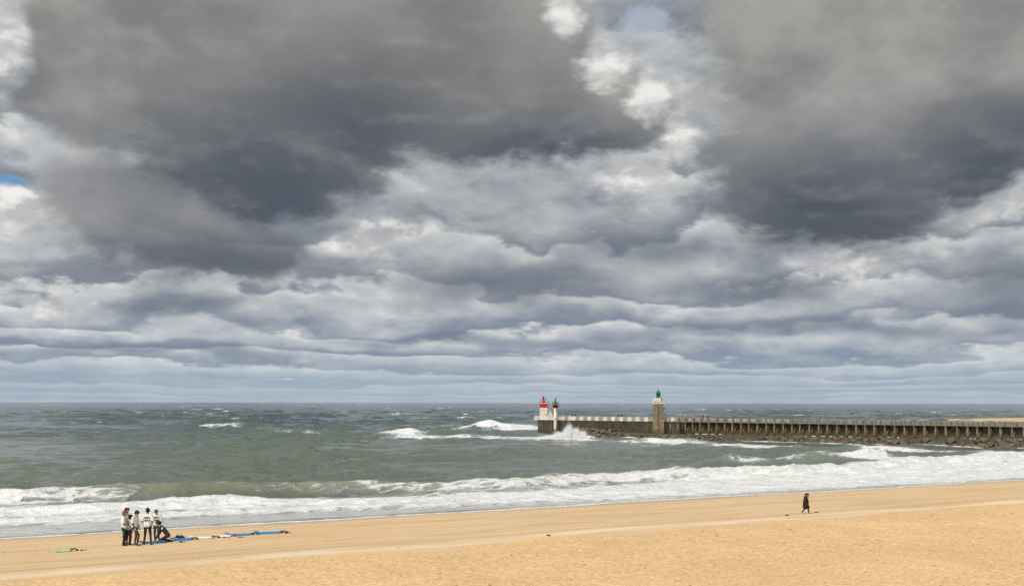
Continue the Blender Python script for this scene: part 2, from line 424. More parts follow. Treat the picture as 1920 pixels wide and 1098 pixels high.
# ------------------------------------------------------------------ sea
PIER0 = np.array((6.3, 252.0)); PTH = R(-37.6)
PT = np.array((math.cos(PTH), math.sin(PTH))); PF = np.array((math.sin(PTH), -math.cos(PTH)))   # along the pier towards land, and out of its front face
def pier_tw(X, Y):
    dx, dy = X-PIER0[0], Y-PIER0[1]
    return dx*PT[0]+dy*PT[1], dx*PF[0]+dy*PF[1]
def pw(t, w): return (PIER0[0]+t*PT[0]+w*PF[0], PIER0[1]+t*PT[1]+w*PF[1])
def build_sea():
    r = 44.0*np.exp(np.arange(0, 880)*.005)
    r = np.concatenate([r, r[-1]*np.exp(np.arange(1, 75)*.04)])
    az = np.linspace(R(-46), R(46), 760)
    AZ, RR = np.meshgrid(az, r)
    X = RR*np.sin(AZ); Y = RR*np.cos(AZ)
    u, s = shore_us(X, Y); t, w = pier_tw(X, Y)
    dr = np.gradient(r)[:, None] + 0*RR
    rng = np.random.default_rng(12)
    # wind sea and swell
    Z = np.zeros_like(X); ZS = np.zeros_like(X)
    n = 130
    lam = np.exp(rng.uniform(math.log(1.3), math.log(34), n))
    base = math.atan2(-.90, .30)
    env = .3+1.45*sst(.3, .8, fbm(X/26+9, Y/26, 77, 3))                                # groups of higher and lower waves
    near = np.broadcast_to(RR < 4500, RR.shape)
    for L in lam:
        th = base + rng.normal(0, .55 if L < 12 else .48)
        k = 2*math.pi/L; ph = rng.uniform(0, 6.28)
        amp = .0058*L**.85 if L < 6 else (.045 if L < 12 else (.062 if L < 22 else .04))
        fade = np.clip(RR*.005*3/L, 0, None); fade = np.clip(1.6-fade, 0, 1)
        rows = np.where(fade[:, 0] > 0)[0]
        if len(rows) == 0: continue
        k1 = rows[-1]+1
        q = k*(X[:k1]*math.cos(th)+Y[:k1]*math.sin(th))+ph + 1.4*vnoise(X[:k1]/37+ph, Y[:k1]/37, 3)
        (ZS if L < 5 else Z)[:k1] += amp*fade[:k1]*(np.cos(q)+.34*np.cos(2*q)+.1*np.cos(3*q))
    Z *= env; ZS *= .5+.5*env
    calm = sst(1.0, 30, s)*(1-.5*sst(45, 15, w)*sst(-12, 0, w)*sst(-25, 0, t))
    lee = 1-.55*sst(40, 140, t)*sst(0, 20, w)                            # quieter water tucked in beside the pier
    Z = Z*(.03+.97*calm)*lee + ZS*(.12+.88*sst(2, 12, s))*(.5+.5*lee)*1.25
    foam = np.zeros_like(X); lace = np.zeros_like(X)
    # whitecaps out at sea
    crest = Z/.33
    cap = sst(1.35, 2.0, crest + (fbm(X/6, Y/4, 88, 3)-.5)*1.4)*sst(45, 110, s)
    foam = np.maximum(foam, cap*.62*sst(.62, .76, fbm(X/24, Y/24, 91, 3)))
    farcap = sst(.80, .85, fbm(X/(4+RR*.005), Y/(8+RR*.03), 95, 3))*sst(300, 600, RR)*(RR < 7000)
    foam = np.maximum(foam, farcap*.70)
    # --- surf: lines of breakers (u, s, height, foam) as polylines in the shore frame
    def line(pts, u):
        p = np.array(pts, float); return np.interp(u, p[:, 0], p[:, 1])
    def breaker(uh, sline, hline, fline, width=3.2, jag=1.2, seed=0, back=6.0, front=2.2):
        nonlocal Z, foam, lace
        sc = line(sline, uh) + jag*2*(fbm(uh/6.5, uh*0+seed, 100+seed, 4)-.5)
        h = line(hline, uh)*(.78+.44*fbm(uh/5, uh*0+2, 130+seed, 3)); fo = line(fline, uh)
        return sc, h, fo
    def addb(sv, uh, sline, hline, fline, seed, wf=1.5, wb=5.5, back=6.0, front=3.0, jag=1.2, face=.35):
        nonlocal Z, foam
        sc, h, fo = breaker(uh, sline, hline, fline, seed=seed, jag=jag)
        x = sv-sc                                                        # > 0 seaward of the crest
        prof = np.where(x > 0, np.exp(-(x/wb)**2), np.exp(-(np.abs(x)/wf)**1.7))
        lump = 1 + fo*.5*(fbm(uh/.9, sv/.9, 160+seed, 3)-.5)
        Z = Z + h*prof*lump
        # turbulent white water on the broken parts: from the crest forwards, trailing laces behind
        f = np.where(x < 0, np.exp(-(np.abs(x)/front)**2), np.exp(-(x/back)**1.5)*.8)
        foam = np.maximum(foam, np.clip(f*fo*1.25, 0, 1))
        # a thin lip along the crest of the unbroken face
        lip = np.exp(-((x-.1)/.35)**2)*sst(.15, .5, h)*face*sst(.3, .7, fbm(uh/4, uh*0, 190+seed, 3))
        foam = np.maximum(foam, lip)
    ok = s < 70
    # outer line: green shoulder on the left, breaking hard to the right
    addb(s, u, [(-40, 22), (0, 20.5), (9, 20.5), (16, 21.5), (29, 17.6), (33, 14.2), (40, 12.8), (52, 17.0), (62, 16.6), (74, 14.6), (85, 15.8), (105, 20.5), (131, 26.6), (180, 34)],
         [(-40, .9), (0, 1.0), (8, 1.2), (16, 1.15), (23, .85), (27, .9), (33, .85), (52, .95), (64, 1.1), (85, .95), (131, .9), (170, .3)],
         [(-40, .66), (0, .60), (6, .52), (8.5, .38), (10, .20), (14, .10), (21, .14), (25, .30), (29, .40), (34, .48), (52, .56), (60, .66), (70, .9), (85, 1), (180, 1)], 1, wf=1.7, wb=4.2, back=3.6, front=3.5)
    # inner bore on the left
    addb(s, u, [(-40, 13), (0, 12.2), (8.6, 11.0), (15.4, 11.2), (22, 8.6), (30, 7.4), (41, 6.6), (50, 8), (60, 9.5), (85, 9), (110, 11), (131, 13), (180, 16)],
         [(-40, .45), (0, .42), (9, .5), (15.5, .72), (19, .4), (26, .3), (41, .35), (46, .3), (62, .34), (90, .4), (180, .4)],
         [(-40, .8), (0, .85), (9, .95), (15, 1), (18, .8), (24, .78), (40, .95), (60, 1), (180, 1)], 2, wf=1.2, wb=4.0, back=5.0, front=3.0)
    addb(s, u, [(-40, 8.0), (0, 7.6), (14, 6.8), (30, 4.6), (60, 5.2), (100, 5.8), (180, 7)],
         [(-40, .22), (180, .22)], [(-40, .62), (6, .75), (14, .6), (28, .8), (60, .9), (180, .95)], 3, wf=1.0, wb=2.6, back=3.2, front=2.6)
    # thin second row just outside on the right, and the small peak beside the rocks
    pk = np.exp(-((u-111)/4.5)**2)
    addb(s, u, [(-40, 36), (90, 36.5), (108, 34.5), (130, 38), (180, 44)], [(-40, .0), (80, .0), (86, .08), (95, .1), (104, .4), (108, 1.25), (112, 1.2), (118, .5), (124, .2), (180, .1)],
         [(-40, 0), (82, 0), (87, .46), (94, .42), (98, .2), (103, .5), (107, 1), (111, .8), (114, .1), (180, 0)], 4, wf=1.3, wb=3.0, back=1.6, front=4.5, jag=.3)
    # broad spread of spent foam inside the surf
    inner = line([(-40, .42), (4, .46), (10, .38), (20, .28), (26, .42), (34, .52), (60, .85), (90, .93), (180, .95)], u)
    outlim = line([(-40, 18), (0, 18), (8, 17), (14, 15), (22, 13), (30, 14), (40, 12), (62, 16), (85, 15.5), (131, 26), (180, 33)], u)
    spread = sst(1.0, -2.5, s-outlim)*sst(-1, 2.2, s)
    foam = np.maximum(foam, spread*inner*(.55+.75*(fbm(u/5, s/1.1, 210, 4))))
    # grey wash sheet sliding back over the sand on the left
    sheet = np.maximum(np.exp(-((u-8)/26)**4)*sst(6.2, 3.4, s), sst(2.6, .8, s)*.8)
    foam = foam*(1-sheet*.50)
    # surf further out, beside the pier head (world frame patches)
    def patch(cx, cy, rx, ry, h, f, ang=0.0, seed=0, wob=.5):
        nonlocal Z, foam
        c, sn = math.cos(ang), math.sin(ang)
        dx, dy = X-cx, Y-cy; a = (dx*c+dy*sn)/rx; b2 = (-dx*sn+dy*c)/ry
        b2 = b2 + wob*2*(fbm(X/7, Y/7, 300+seed, 3)-.5)
        g = np.exp(-(a*a)**1.2 - (b2*b2))*(.35+1.25*fbm(X/2.6, Y/3.5, 340+seed, 4))
        Z = Z + h*np.exp(-(a*a)**1.5)*np.where(b2 > 0, np.exp(-(b2/1.3)**2), np.exp(-(b2/.5)**2))
        foam = np.maximum(foam, np.clip(g*f, 0, 1))
    patch(-27, 240, 6.0, 6.0, 1.15, 1.35, .05, 1, .25)
    patch(-44, 241, 10, 3.5, .55, .62, .0, 2)
    patch(-15, 243, 7, 4, .8, .10, .0, 3)
    patch(-3, 285, 12, 14, 1.2, 1.1, -.1, 4)
    patch(-15, 290, 10, 6, .6, .55, -.1, 14)
    patch(-22, 216, 9, 3.5, .35, .72, .1, 5)
    patch(-10, 218, 14, 5.5, .2, .72, -.05, 6)
    patch(1, 217, 14, 8, .12, .78, -.3, 7)
    patch(11, 212, 8, 7, .15, 1.0, -.4, 8)
    patch(14, 207, 8, 5, .15, .7, -.5, 18)
    patch(29, 193, 11, 6, .4, .92, -.66, 9)
    patch(43, 179, 10, 5, .3, .8, -.66, 10)
    patch(24, 186, 12, 3, .2, .5, -.5, 11)
    patch(62, 164, 8, 3.5, .3, .85, -.66, 12)
    patch(68, 160, 9, 4, .2, .7, -.5, 13)
    patch(-88, 279, 8, 1.3, .3, .95, .02, 15, .8)
    patch(-52, 251, 8, 5, .3, .45, .2, 16)
    patch(-70, 268, 9, 3, .4, .3, .0, 17)
    patch(-330, 1120, 9, 8, .9, .9, 0, 19, .5)
    # foam hugging the rocks and the pier foot
    wE = np.interp(t, [10, 14, 18, 30, 49, 74, 112, 135], [1.5, 4.0, 7.0, 14.0, 15.0, 13.0, 9.8, 9.0])
    rockedge = np.exp(-((w-wE-.4)/1.7)**2)*sst(10, 16, t)
    foam = np.maximum(foam, rockedge*(.45+.8*fbm(X/3, Y/3, 400, 3)))
    under = sst(1.5, 0., w)*sst(-40, -30, w)*sst(32, 40, t)
    foam = np.maximum(foam, under*.78)
    foam = np.maximum(foam, np.exp(-((w-1)/3.0)**2)*sst(-4, 2, t)*sst(40, 20, t)*.8)
    Z = Z*(1-.6*np.exp(-((w-4)/5)**2)*sst(8, 14, t))
    # the thin edge of the swash
    bz = beach_z(X, Y, False)
    Z = Z + sst(9, 0, s)*(.05 + .16*(fbm(u/10, s*0+.5, 500, 3)-.5) + .05*(fbm(u/2.2, s/2.2, 510, 2)-.5))
    Z = Z + .02*foam*(fbm(X/.35, Y/.35, 520, 2)-.5)
    depth = Z-bz
    milk = np.clip(sheet*sst(-.5, 1, s)*1.0 + spread*inner*.8 + .55*foam, 0, 1)*sst(45, 25, s) + .35*foam*sst(25, 45, s)
    edge = sst(.07, .02, depth)*sst(-.06, .0, depth)*sst(12, 8, s)
    foam = np.maximum(foam, edge*.9)
    shallow = sst(40, 10, s)
    # keep the mesh out of the sand well behind the water line
    keep = Z < bz-.35
    Z = np.where(keep & (s < 6), np.minimum(Z, bz-.35), Z)
    me = grid_mesh('sea', X, Y, Z, dict(foam=foam, shallow=shallow, wavez=Z, milk=milk))
    m, N, b = principled('sea_water', None, .12, .5)
    P = worldco(N); px, py, pz = N.sep(P)
    # frame along the crests
    cu = px*math.cos(.32) + py*math.sin(.32); cv = px*-math.sin(.32) + py*math.cos(.32)
    Q = N.xyz(cu*.55, cv*1.0, pz)
    rip1 = N.noise(Q, 1.1, 5, .66, .3)
    rip2 = N.noise(N.xyz(cu*.07, cv*.16, 0.0), 1.0, 4, .6)
    sh = N.attr('shallow'); fo = N.attr('foam'); wz = N.attr('wavez')
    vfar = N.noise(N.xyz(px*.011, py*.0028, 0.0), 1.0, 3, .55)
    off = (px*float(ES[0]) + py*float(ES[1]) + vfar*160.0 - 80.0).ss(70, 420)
    deep = N.mix(vfar.ss(.35, .65), N.mix(off, (.112, .140, .104), (.040, .084, .088)), N.mix(off, (.138, .164, .124), (.062, .108, .110)))  # blue-teal offshore: the far sky's reflection painted into the water colour
    green = N.mix(wz.ss(.1, .95), (.085, .100, .066), (.165, .185, .090))
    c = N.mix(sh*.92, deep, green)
    # foam cover: broken into cells and threads
    us_u = px*float(EU[0]) + py*float(EU[1]); us_s = px*float(ES[0]) + py*float(ES[1])
    fq = N.xyz(us_u*.55, us_s, pz*.5)
    f1 = N.noise(fq, .95, 5, .62, .6)
    vo = N.voro(N.xyz(us_u*.5 + f1*1.6, us_s*.9 + f1*1.6, 0.0), .8, 'DISTANCE_TO_EDGE')
    thread = S(N.t, vo.outputs[0]).ss(.0, .30)
    streakf = N.noise(N.xyz(us_u*.25, us_s*1.6, 0.0), 1.0, 5, .65)
    thr = f1.ss(.30, .70)*.36 + thread*.30 + streakf.ss(.30, .70)*.34
    mask = (fo*1.2 - thr).ss(-.16, .30)*fo.ss(.02, .10)
    mk = N.attr('milk')
    tint = wz.ss(.55, 1.15)
    fshade = N.mix((N.noise(fq, 2.4, 4, .65)*.35 + f1*.25 + streakf*.4).ss(.38, .60), (.62, .64, .63), (.92, .92, .91))
    fshade = N.mix(tint*.35*(1.0 - sh*0.0)*sh, fshade, (.66, .68, .50))
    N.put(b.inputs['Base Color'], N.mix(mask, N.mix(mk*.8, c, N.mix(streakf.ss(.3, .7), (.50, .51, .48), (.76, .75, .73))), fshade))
    N.put(b.inputs['Roughness'], mask.ss(0, 1, .11, .85))
    b.inputs['IOR'].default_value = 1.333
    far = (px*float(ES[0]) + py*float(ES[1])).ss(180, 900)
    bump(N, b, rip1*(far*.25 + .10) + rip2*(far*1.5 + .25) + mask*(N.noise(fq, 1.6, 5, .7)*.42 + .05), 1.0, 1.0)
    tag(link('sea', me, m), 'grey green choppy sea breaking in white surf', 'sea', kind='structure')
build_sea()

# ------------------------------------------------------------------ far bank of the channel
def build_far_beach():
    a = np.linspace(0, 1, 120); b = np.linspace(-1, 1, 40)
    Ag, Bg = np.meshgrid(a, b, indexing='ij')
    cx = 150+Ag*320; cy = 452-Ag*10+12*np.sin(Ag*5)
    hw = 75*np.sqrt(np.clip(Ag*1.8, 0, 1))+.5
    X = cx+0*Bg; Y = cy+Bg*hw
    Z = -1.0 + (1-Bg**2)**.8*(3.0*np.clip(Ag*1.9-.22, 0, 1)+1.12) + .25*(fbm(X/14, Y/14, 61, 3)-.5)
    me = grid_mesh('far_beach', X, Y, Z)
    m, N, bs = principled('far_sand', None, .95, .1)
    P = worldco(N); n = N.noise(P, .08, 4, .6)
    N.put(bs.inputs['Base Color'], N.mix(n.ss(.35, .65), (.68, .49, .29), (.58, .40, .22)))
    tag(link('far_beach', me, m), 'strip of golden sand across the channel behind the timber pier', 'beach', kind='structure')
build_far_beach()

# ------------------------------------------------------------------ rock apron in front of the pier
def apron_w(t): return np.interp(t, [10, 14, 18, 30, 49, 74, 112, 135], [1.5, 4.0, 7.0, 14.0, 15.0, 13.0, 9.8, 9.0])
def apron_z(t, w):
    wE = apron_w(t); top = np.interp(t, [10, 20, 36, 75, 120], [.9, 1.0, .70, .85, 1.15])
    f = w/wE
    z = np.where(f < .55, top-.12*np.maximum(f, 0), (top-.066)-(f-.55)/.45*(top+.35))
    return np.where(w < 0, top+.05*w, z)
def rock_mat(name, ca, cb, cg=None):
    m, N, b = principled(name, None, .85, .2)
    P = worldco(N); n = N.noise(P, 1.7, 5, .65)
    oi = N.node('ShaderNodeObjectInfo')
    c = N.mix(n.ss(.32, .68), ca, cb)
    c = N.mix(S(N.t, oi.outputs['Random'])*.55, c, N.mix(.5, ca, (.03, .027, .022)))
    if cg is not None:
        c = N.mix(N.noise(P, .5, 4, .6).ss(.45, .62)*.9, c, cg)
    N.put(b.inputs['Base Color'], c); bump(N, b, N.noise(P, 5, 4, .7), .7, .06)
    return m
ROCK = rock_mat('rock', (.20, .155, .115), (.095, .077, .058))
def build_breakwater():
    root = empty('rock_breakwater', (*pw(70, 6), 0), PTH, 'low rubble breakwater of brown boulders along the foot of the pier', 'breakwater')
    inv = Matrix.Translation((*pw(70, 6), 0)) @ Matrix.Rotation(PTH, 4, 'Z'); inv.invert()
    tv = np.arange(11, 132, .8); fv = np.linspace(-.6, 1.08, 34)
    T, F = np.meshgrid(tv, fv, indexing='ij'); W = F*apron_w(T)
    Z = apron_z(T, W)+.22*(fbm(T/1.6, W/1.6, 71, 4)-.5)
    # local frame of the root: x along the pier, y back from its face
    me = grid_mesh('mound', T-70, -(W-6), Z, dict(ff=F))
    m, N, b = principled('algae_rock', None, .8, .25)
    P = worldco(N); n = N.noise(P, .9, 5, .65); ff = N.attr('ff')
    g = (N.noise(P, .35, 4, .6)*1.0 + ff.ss(.1, .75, .30, -.2)).ss(.50, .62)
    N.put(b.inputs['Base Color'], N.mix(g, N.mix(n.ss(.35, .65), (.10, .078, .055), (.055, .047, .034)), N.mix(n.ss(.3, .7), (.10, .115, .034), (.06, .074, .022))))
    bump(N, b, N.noise(P, 3, 5, .7), .8, .12)
    link('mound', me, m, root)
    rnd = random.Random(8); meshes = []
    for k in range(14):
        bm = bmesh.new()
        for i in range(17):
            v = Vector((rnd.gauss(0, 1), rnd.gauss(0, 1), rnd.gauss(0, 1))).normalized()
            v = Vector((v.x*rnd.uniform(.8, 1.15), v.y*rnd.uniform(.7, 1.0), v.z*rnd.uniform(.55, .8)))*.5
            bm.verts.new(v)
        r = bmesh.ops.convex_hull(bm, input=bm.verts[:])
        bmesh.ops.delete(bm, geom=list({e for e in r['geom_interior'] if isinstance(e, bmesh.types.BMVert)}), context='VERTS')
        me = bpy.data.meshes.new('rock'); bm.to_mesh(me); bm.free(); me.materials.append(ROCK); meshes.append(me)
    spots = []
    for t in np.arange(13.5, 124, .52):
        wE = float(apron_w(t)); size0 = float(np.interp(t, [13, 25, 40, 85, 124], [1.5, 1.35, 1.05, 1.5, 2.1]))
        row = rnd.choice((0, 1, 2, 2, 3, 3)); f = (.66, .77, .88, .99)[row]+rnd.uniform(-.05, .05)
        spots.append((t, f*wE, size0*rnd.uniform(.75, 1.25)))
    for t in np.arange(13.5, 27, .45): spots.append((t, rnd.uniform(.25, 1.0)*float(apron_w(t)), rnd.uniform(.8, 1.5)))
    rnd.shuffle(spots)
    for i, (t, w, sz) in enumerate(spots[:296]):
        o = link('rock', rnd.choice(meshes), None, root)
        z = float(apron_z(np.array(t), np.array(w)))+(.25 if t < 27 else 0)
        o.location = (t-70, -(w-6), z+sz*.14); o.scale = (sz*1.15, sz, sz)
        o.rotation_euler = (rnd.uniform(-.4, .4), rnd.uniform(-.4, .4), rnd.uniform(0, 6.28))
    # small rubble between the boulders
    mb = MB()
    for i in range(1500):
        t = rnd.uniform(12, 126); f = rnd.uniform(.5, 1.04); w = f*float(apron_w(t)); sz = rnd.uniform(.2, .6)*(1.3 if t < 27 else 1)
        me = rnd.choice(meshes); M = Matrix.Translation((t-70, -(w-6), float(apron_z(np.array(t), np.array(w)))+.02)) @ Matrix.Rotation(rnd.uniform(0, 6.28), 4, 'Z') @ Matrix.Rotation(rnd.uniform(-.5, .5), 4, 'X') @ Matrix.Diagonal((sz, sz, sz, 1))
        mb.add([M @ v.co for v in me.vertices], [tuple(p.vertices) for p in me.polygons])
    tag(mb.build('rubble', ROCK, root), kind='stuff')
build_breakwater()

# ------------------------------------------------------------------ concrete jetty
WHITE_PAINT = worn('white_paint', (.72, .70, .64), (.50, .46, .38), 1.6, .6, .7, .25, .006, 2.5)
CREAM_PAINT = worn('cream_paint', (.66, .61, .50), (.44, .37, .27), 1.6, .6, .7, .25, .006, 2.5)
BARE_CONC = worn('bare_concrete', (.36, .34, .28), (.25, .225, .175), 1.8, .7, .85, .2, .01, 2.0)
def wet_wall():
    m, N, b = principled('wet_concrete', None, .7, .3)
    x, y, z = N.sep(worldco(N))
    n = N.noise(N.xyz(x, y, z*.45), 1.1, 6, .68); n2 = N.noise(N.xyz(x*.5, y*.5, z*1.5), 1.6, 5, .65)
    c = N.mix(n.ss(.34, .66), (.10, .078, .052), (.036, .032, .024))
    c = N.mix(z.ss(.2, 1.9, .75, 0.0)*n2.ss(.3, .6), c, (.026, .026, .022))      # weed zone at the tide line
    c = N.mix(n2.ss(.55, .72)*z.ss(1.2, 2.6)*.5, c, (.085, .080, .040))
    N.put(b.inputs['Base Color'], c); bump(N, b, n + N.noise(N.xyz(x, y, z), 6, 3, .6)*.4, .7, .05)
    return m
WET = wet_wall()
def build_jetty():
    root = empty('concrete_jetty', (*PIER0, 0), PTH, 'dark concrete jetty with a white and grey painted parapet', 'jetty')
    rnd = random.Random(3)
    x = .3
    while x < 40:
        wd = rnd.uniform(2.0, 2.9); j = rnd.uniform(0, .03)
        MB().box(x, x+wd-.035, j, .6, -1.6, 3.42).build('wall_panel', WET, root); x += wd
    MB().box(.34, 40, .62, 6.9, -1.6, 3.40).build('core', WET, root)
    MB().box(-.75, 40, .28, 7.2, 3.424, 3.52).build('deck', BARE_CONC, root)
    # parapet blocks, painted in turn
    x = -.75; k = 0
    widths = [1.0, 1.05, .95, 1.5, 1.35, 1.0, 1.3, 1.25, 1.05, 1.1, 1.1]
    while x < 39.5:
        wd = widths[k] if k < len(widths) else 1.13
        if k < 11: mt = CREAM_PAINT if k in (0, 1, 4, 7) else WHITE_PAINT
        else: mt = BARE_CONC if k % 2 else WHITE_PAINT
        if k == 8: mt = BARE_CONC
        dz = rnd.uniform(-.012, .012); j = rnd.uniform(0, .02)
        MB().box(x+.012, x+wd-.012, -.16+j, .26, 3.45, 4.45+dz).build('parapet_block', mt, root); x += wd; k += 1
    MB().box(-.75, -.32, .29, 6.9, 3.53, 4.44).build('end_parapet', CREAM_PAINT, root)
build_jetty()

# ------------------------------------------------------------------ stone lighthouse with green lantern
def stone_mat():
    m, N, b = principled('rubble_stone', None, .9, .15)
    oc = objco(N); x, y, z = N.sep(oc)
    br = N.node('ShaderNodeTexBrick'); N.put(br.inputs['Vector'], N.xyz(x + y*.9, z, 0.0))
    br.inputs['Color1'].default_value = (.24, .19, .125, 1); br.inputs['Color2'].default_value = (.36, .30, .21, 1); br.inputs['Mortar'].default_value = (.13, .105, .075, 1)
    br.inputs['Scale'].default_value = 1.0; br.inputs['Brick Width'].default_value = .62; br.inputs['Row Height'].default_value = .24; br.inputs['Mortar Size'].default_value = .028
    n = N.noise(oc, 1.2, 5, .65)
    c = N.mix(n.ss(.35, .7)*.6, S(N.t, br.outputs['Color']), (.15, .115, .075))
    c = N.mix(N.noise(oc, .9, 3, .6).ss(.53, .66)*z.ss(1.0, 3.5)*z.ss(6.2, 4.2), c, (.42, .24, .09))        # rust run below the gallery
    c = N.mix(z.ss(.9, 2.2, .7, 0.0), c, (.095, .078, .055))
    N.put(b.inputs['Base Color'], c); bump(N, b, S(N.t, br.outputs['Fac'])*-.6 + n*.5, .8, .04)
    return m
RUST = worn('rust', (.20, .10, .045), (.10, .055, .03), 3, .8, .9, .15)
GREEN_PAINT = worn('green_paint', (.006, .17, .115), (.004, .09, .062), 3, .5, .4, .4, .003)
GREEN_DARK = worn('green_glass', (.004, .075, .055), (.003, .05, .036), 3, .4, .2, .5, 0)
ORANGE_LICHEN = worn('orange_lichen', (.62, .33, .05), (.45, .25, .07), 6, .8, .95, .1, .02)
IRON = worn('iron', (.045, .042, .036), (.08, .05, .035), 5, .7, .7, .3, .004)
BLACK = worn('black_rubber', (.012, .012, .013), (.022, .022, .022), 6, .5, .6, .3, .003)
def build_stone_tower():
    px_, py_ = pw(35.15, .55)
    root = empty('stone_lighthouse', (px_, py_, 0), R(-8), 'square stone lighthouse tower with white gallery and green lantern', 'lighthouse')
    st = stone_mat()
    MB().add([(-1.44, -1.44, -.6), (1.44, -1.44, -.6), (1.44, 1.44, -.6), (-1.44, 1.44, -.6), (-1.16, -1.16, 7.35), (1.16, -1.16, 7.35), (1.16, 1.16, 7.35), (-1.16, 1.16, 7.35)],
             [(0, 3, 2, 1), (4, 5, 6, 7), (0, 1, 5, 4), (1, 2, 6, 5), (2, 3, 7, 6), (3, 0, 4, 7)]).build('shaft', st, root)
    # rusty drain down the seaward face
    MB().bar((.02, -1.50, .2), (.02, -1.26, 7.3), .26, .12).build('drain_pipe', RUST, root)
    MB().box(-1.30, 1.30, -1.30, 1.30, 7.355, 7.60).box(-1.46, 1.46, -1.46, 1.46, 7.61, 7.84).build('cornice', CREAM_PAINT, root)
    # gallery: eight-sided parapet of separate panels
    ps = [(-1.22, -.85), (-.85, -1.22), (-.10, -1.22), (.55, -1.22), (.92, -1.22), (1.22, -.85), (1.22, .85), (.85, 1.22), (-.85, 1.22), (-1.22, .85)]
    for i, a in enumerate(ps):
        b2 = ps[(i+1) % len(ps)]
        if i == 3: continue
        a3, b3 = Vector((*a, 8.36)), Vector((*b2, 8.36)); d = (b3-a3).normalized()*.02
        MB().bar(a3+d, b3-d, .13, 1.02).build('gallery_panel', WHITE_PAINT, root)
    MB().lathe([(1.36, 8.875), (1.36, 8.95), (1.15, 8.95), (1.15, 8.875)], 8, caps=False).build('gallery_rim', CREAM_PAINT, root)
    lan = MB().lathe([(.46, 7.845), (.46, 9.25), (.50, 9.25), (.50, 9.4)], 16).build('lantern_drum', GREEN_PAINT, root, False)
    MB().lathe([(.44, 9.401), (.47, 9.402), (.47, 10.0), (.44, 10.02)], 12).build('lantern_glass', GREEN_DARK, lan)
    for i in range(8):
        t = 2*math.pi*i/8; MB().bar((.485*math.cos(t), .485*math.sin(t), 9.402), (.485*math.cos(t), .485*math.sin(t), 10.02), .05).build('glazing_bar', GREEN_PAINT, lan)
    MB().lathe([(.60, 10.03), (.58, 10.10), (.36, 10.42), (.16, 10.60), (.13, 10.66), (.13, 10.78), (.02, 10.86)], 16).build('lantern_roof', GREEN_PAINT, root)
    MB().bar((0, 0, 10.8), (0, 0, 11.2), .04, None, 0, 6).build('lightning_rod', IRON, root)
    rnd = random.Random(2)
    for cx in (-.72, .06):
        mb = MB()
        for i in range(26): 
            p = Vector((cx+rnd.gauss(0, .16), -1.33+rnd.uniform(-.05, .07), 7.86+abs(rnd.gauss(0, .1)))); s = rnd.uniform(.04, .09)
            mb.add([p+Vector(q)*s for q in ((1, 0, 0), (-1, 0, 0), (0, 1, 0), (0, -1, 0), (0, 0, 1), (0, 0, -1))], [(0, 2, 4), (2, 1, 4), (1, 3, 4), (3, 0, 4), (2, 0, 5), (1, 2, 5), (3, 1, 5), (0, 3, 5)])
        tag(mb.build('lichen_tuft', ORANGE_LICHEN, root), 'orange growth on the gallery ledge')
    # rail of the short stair beside the tower
    MB().bar((1.36, -.9, 5.35), (1.72, -.9, 4.35), .10).bar((1.68, -.9, 4.3), (1.68, -.9, 3.0), .09).build('stair_rail', IRON, root)
    MB().box(1.21, 1.42, -.6, -.2, 6.2, 6.75).build('lamp_box', BLACK, root)
build_stone_tower()

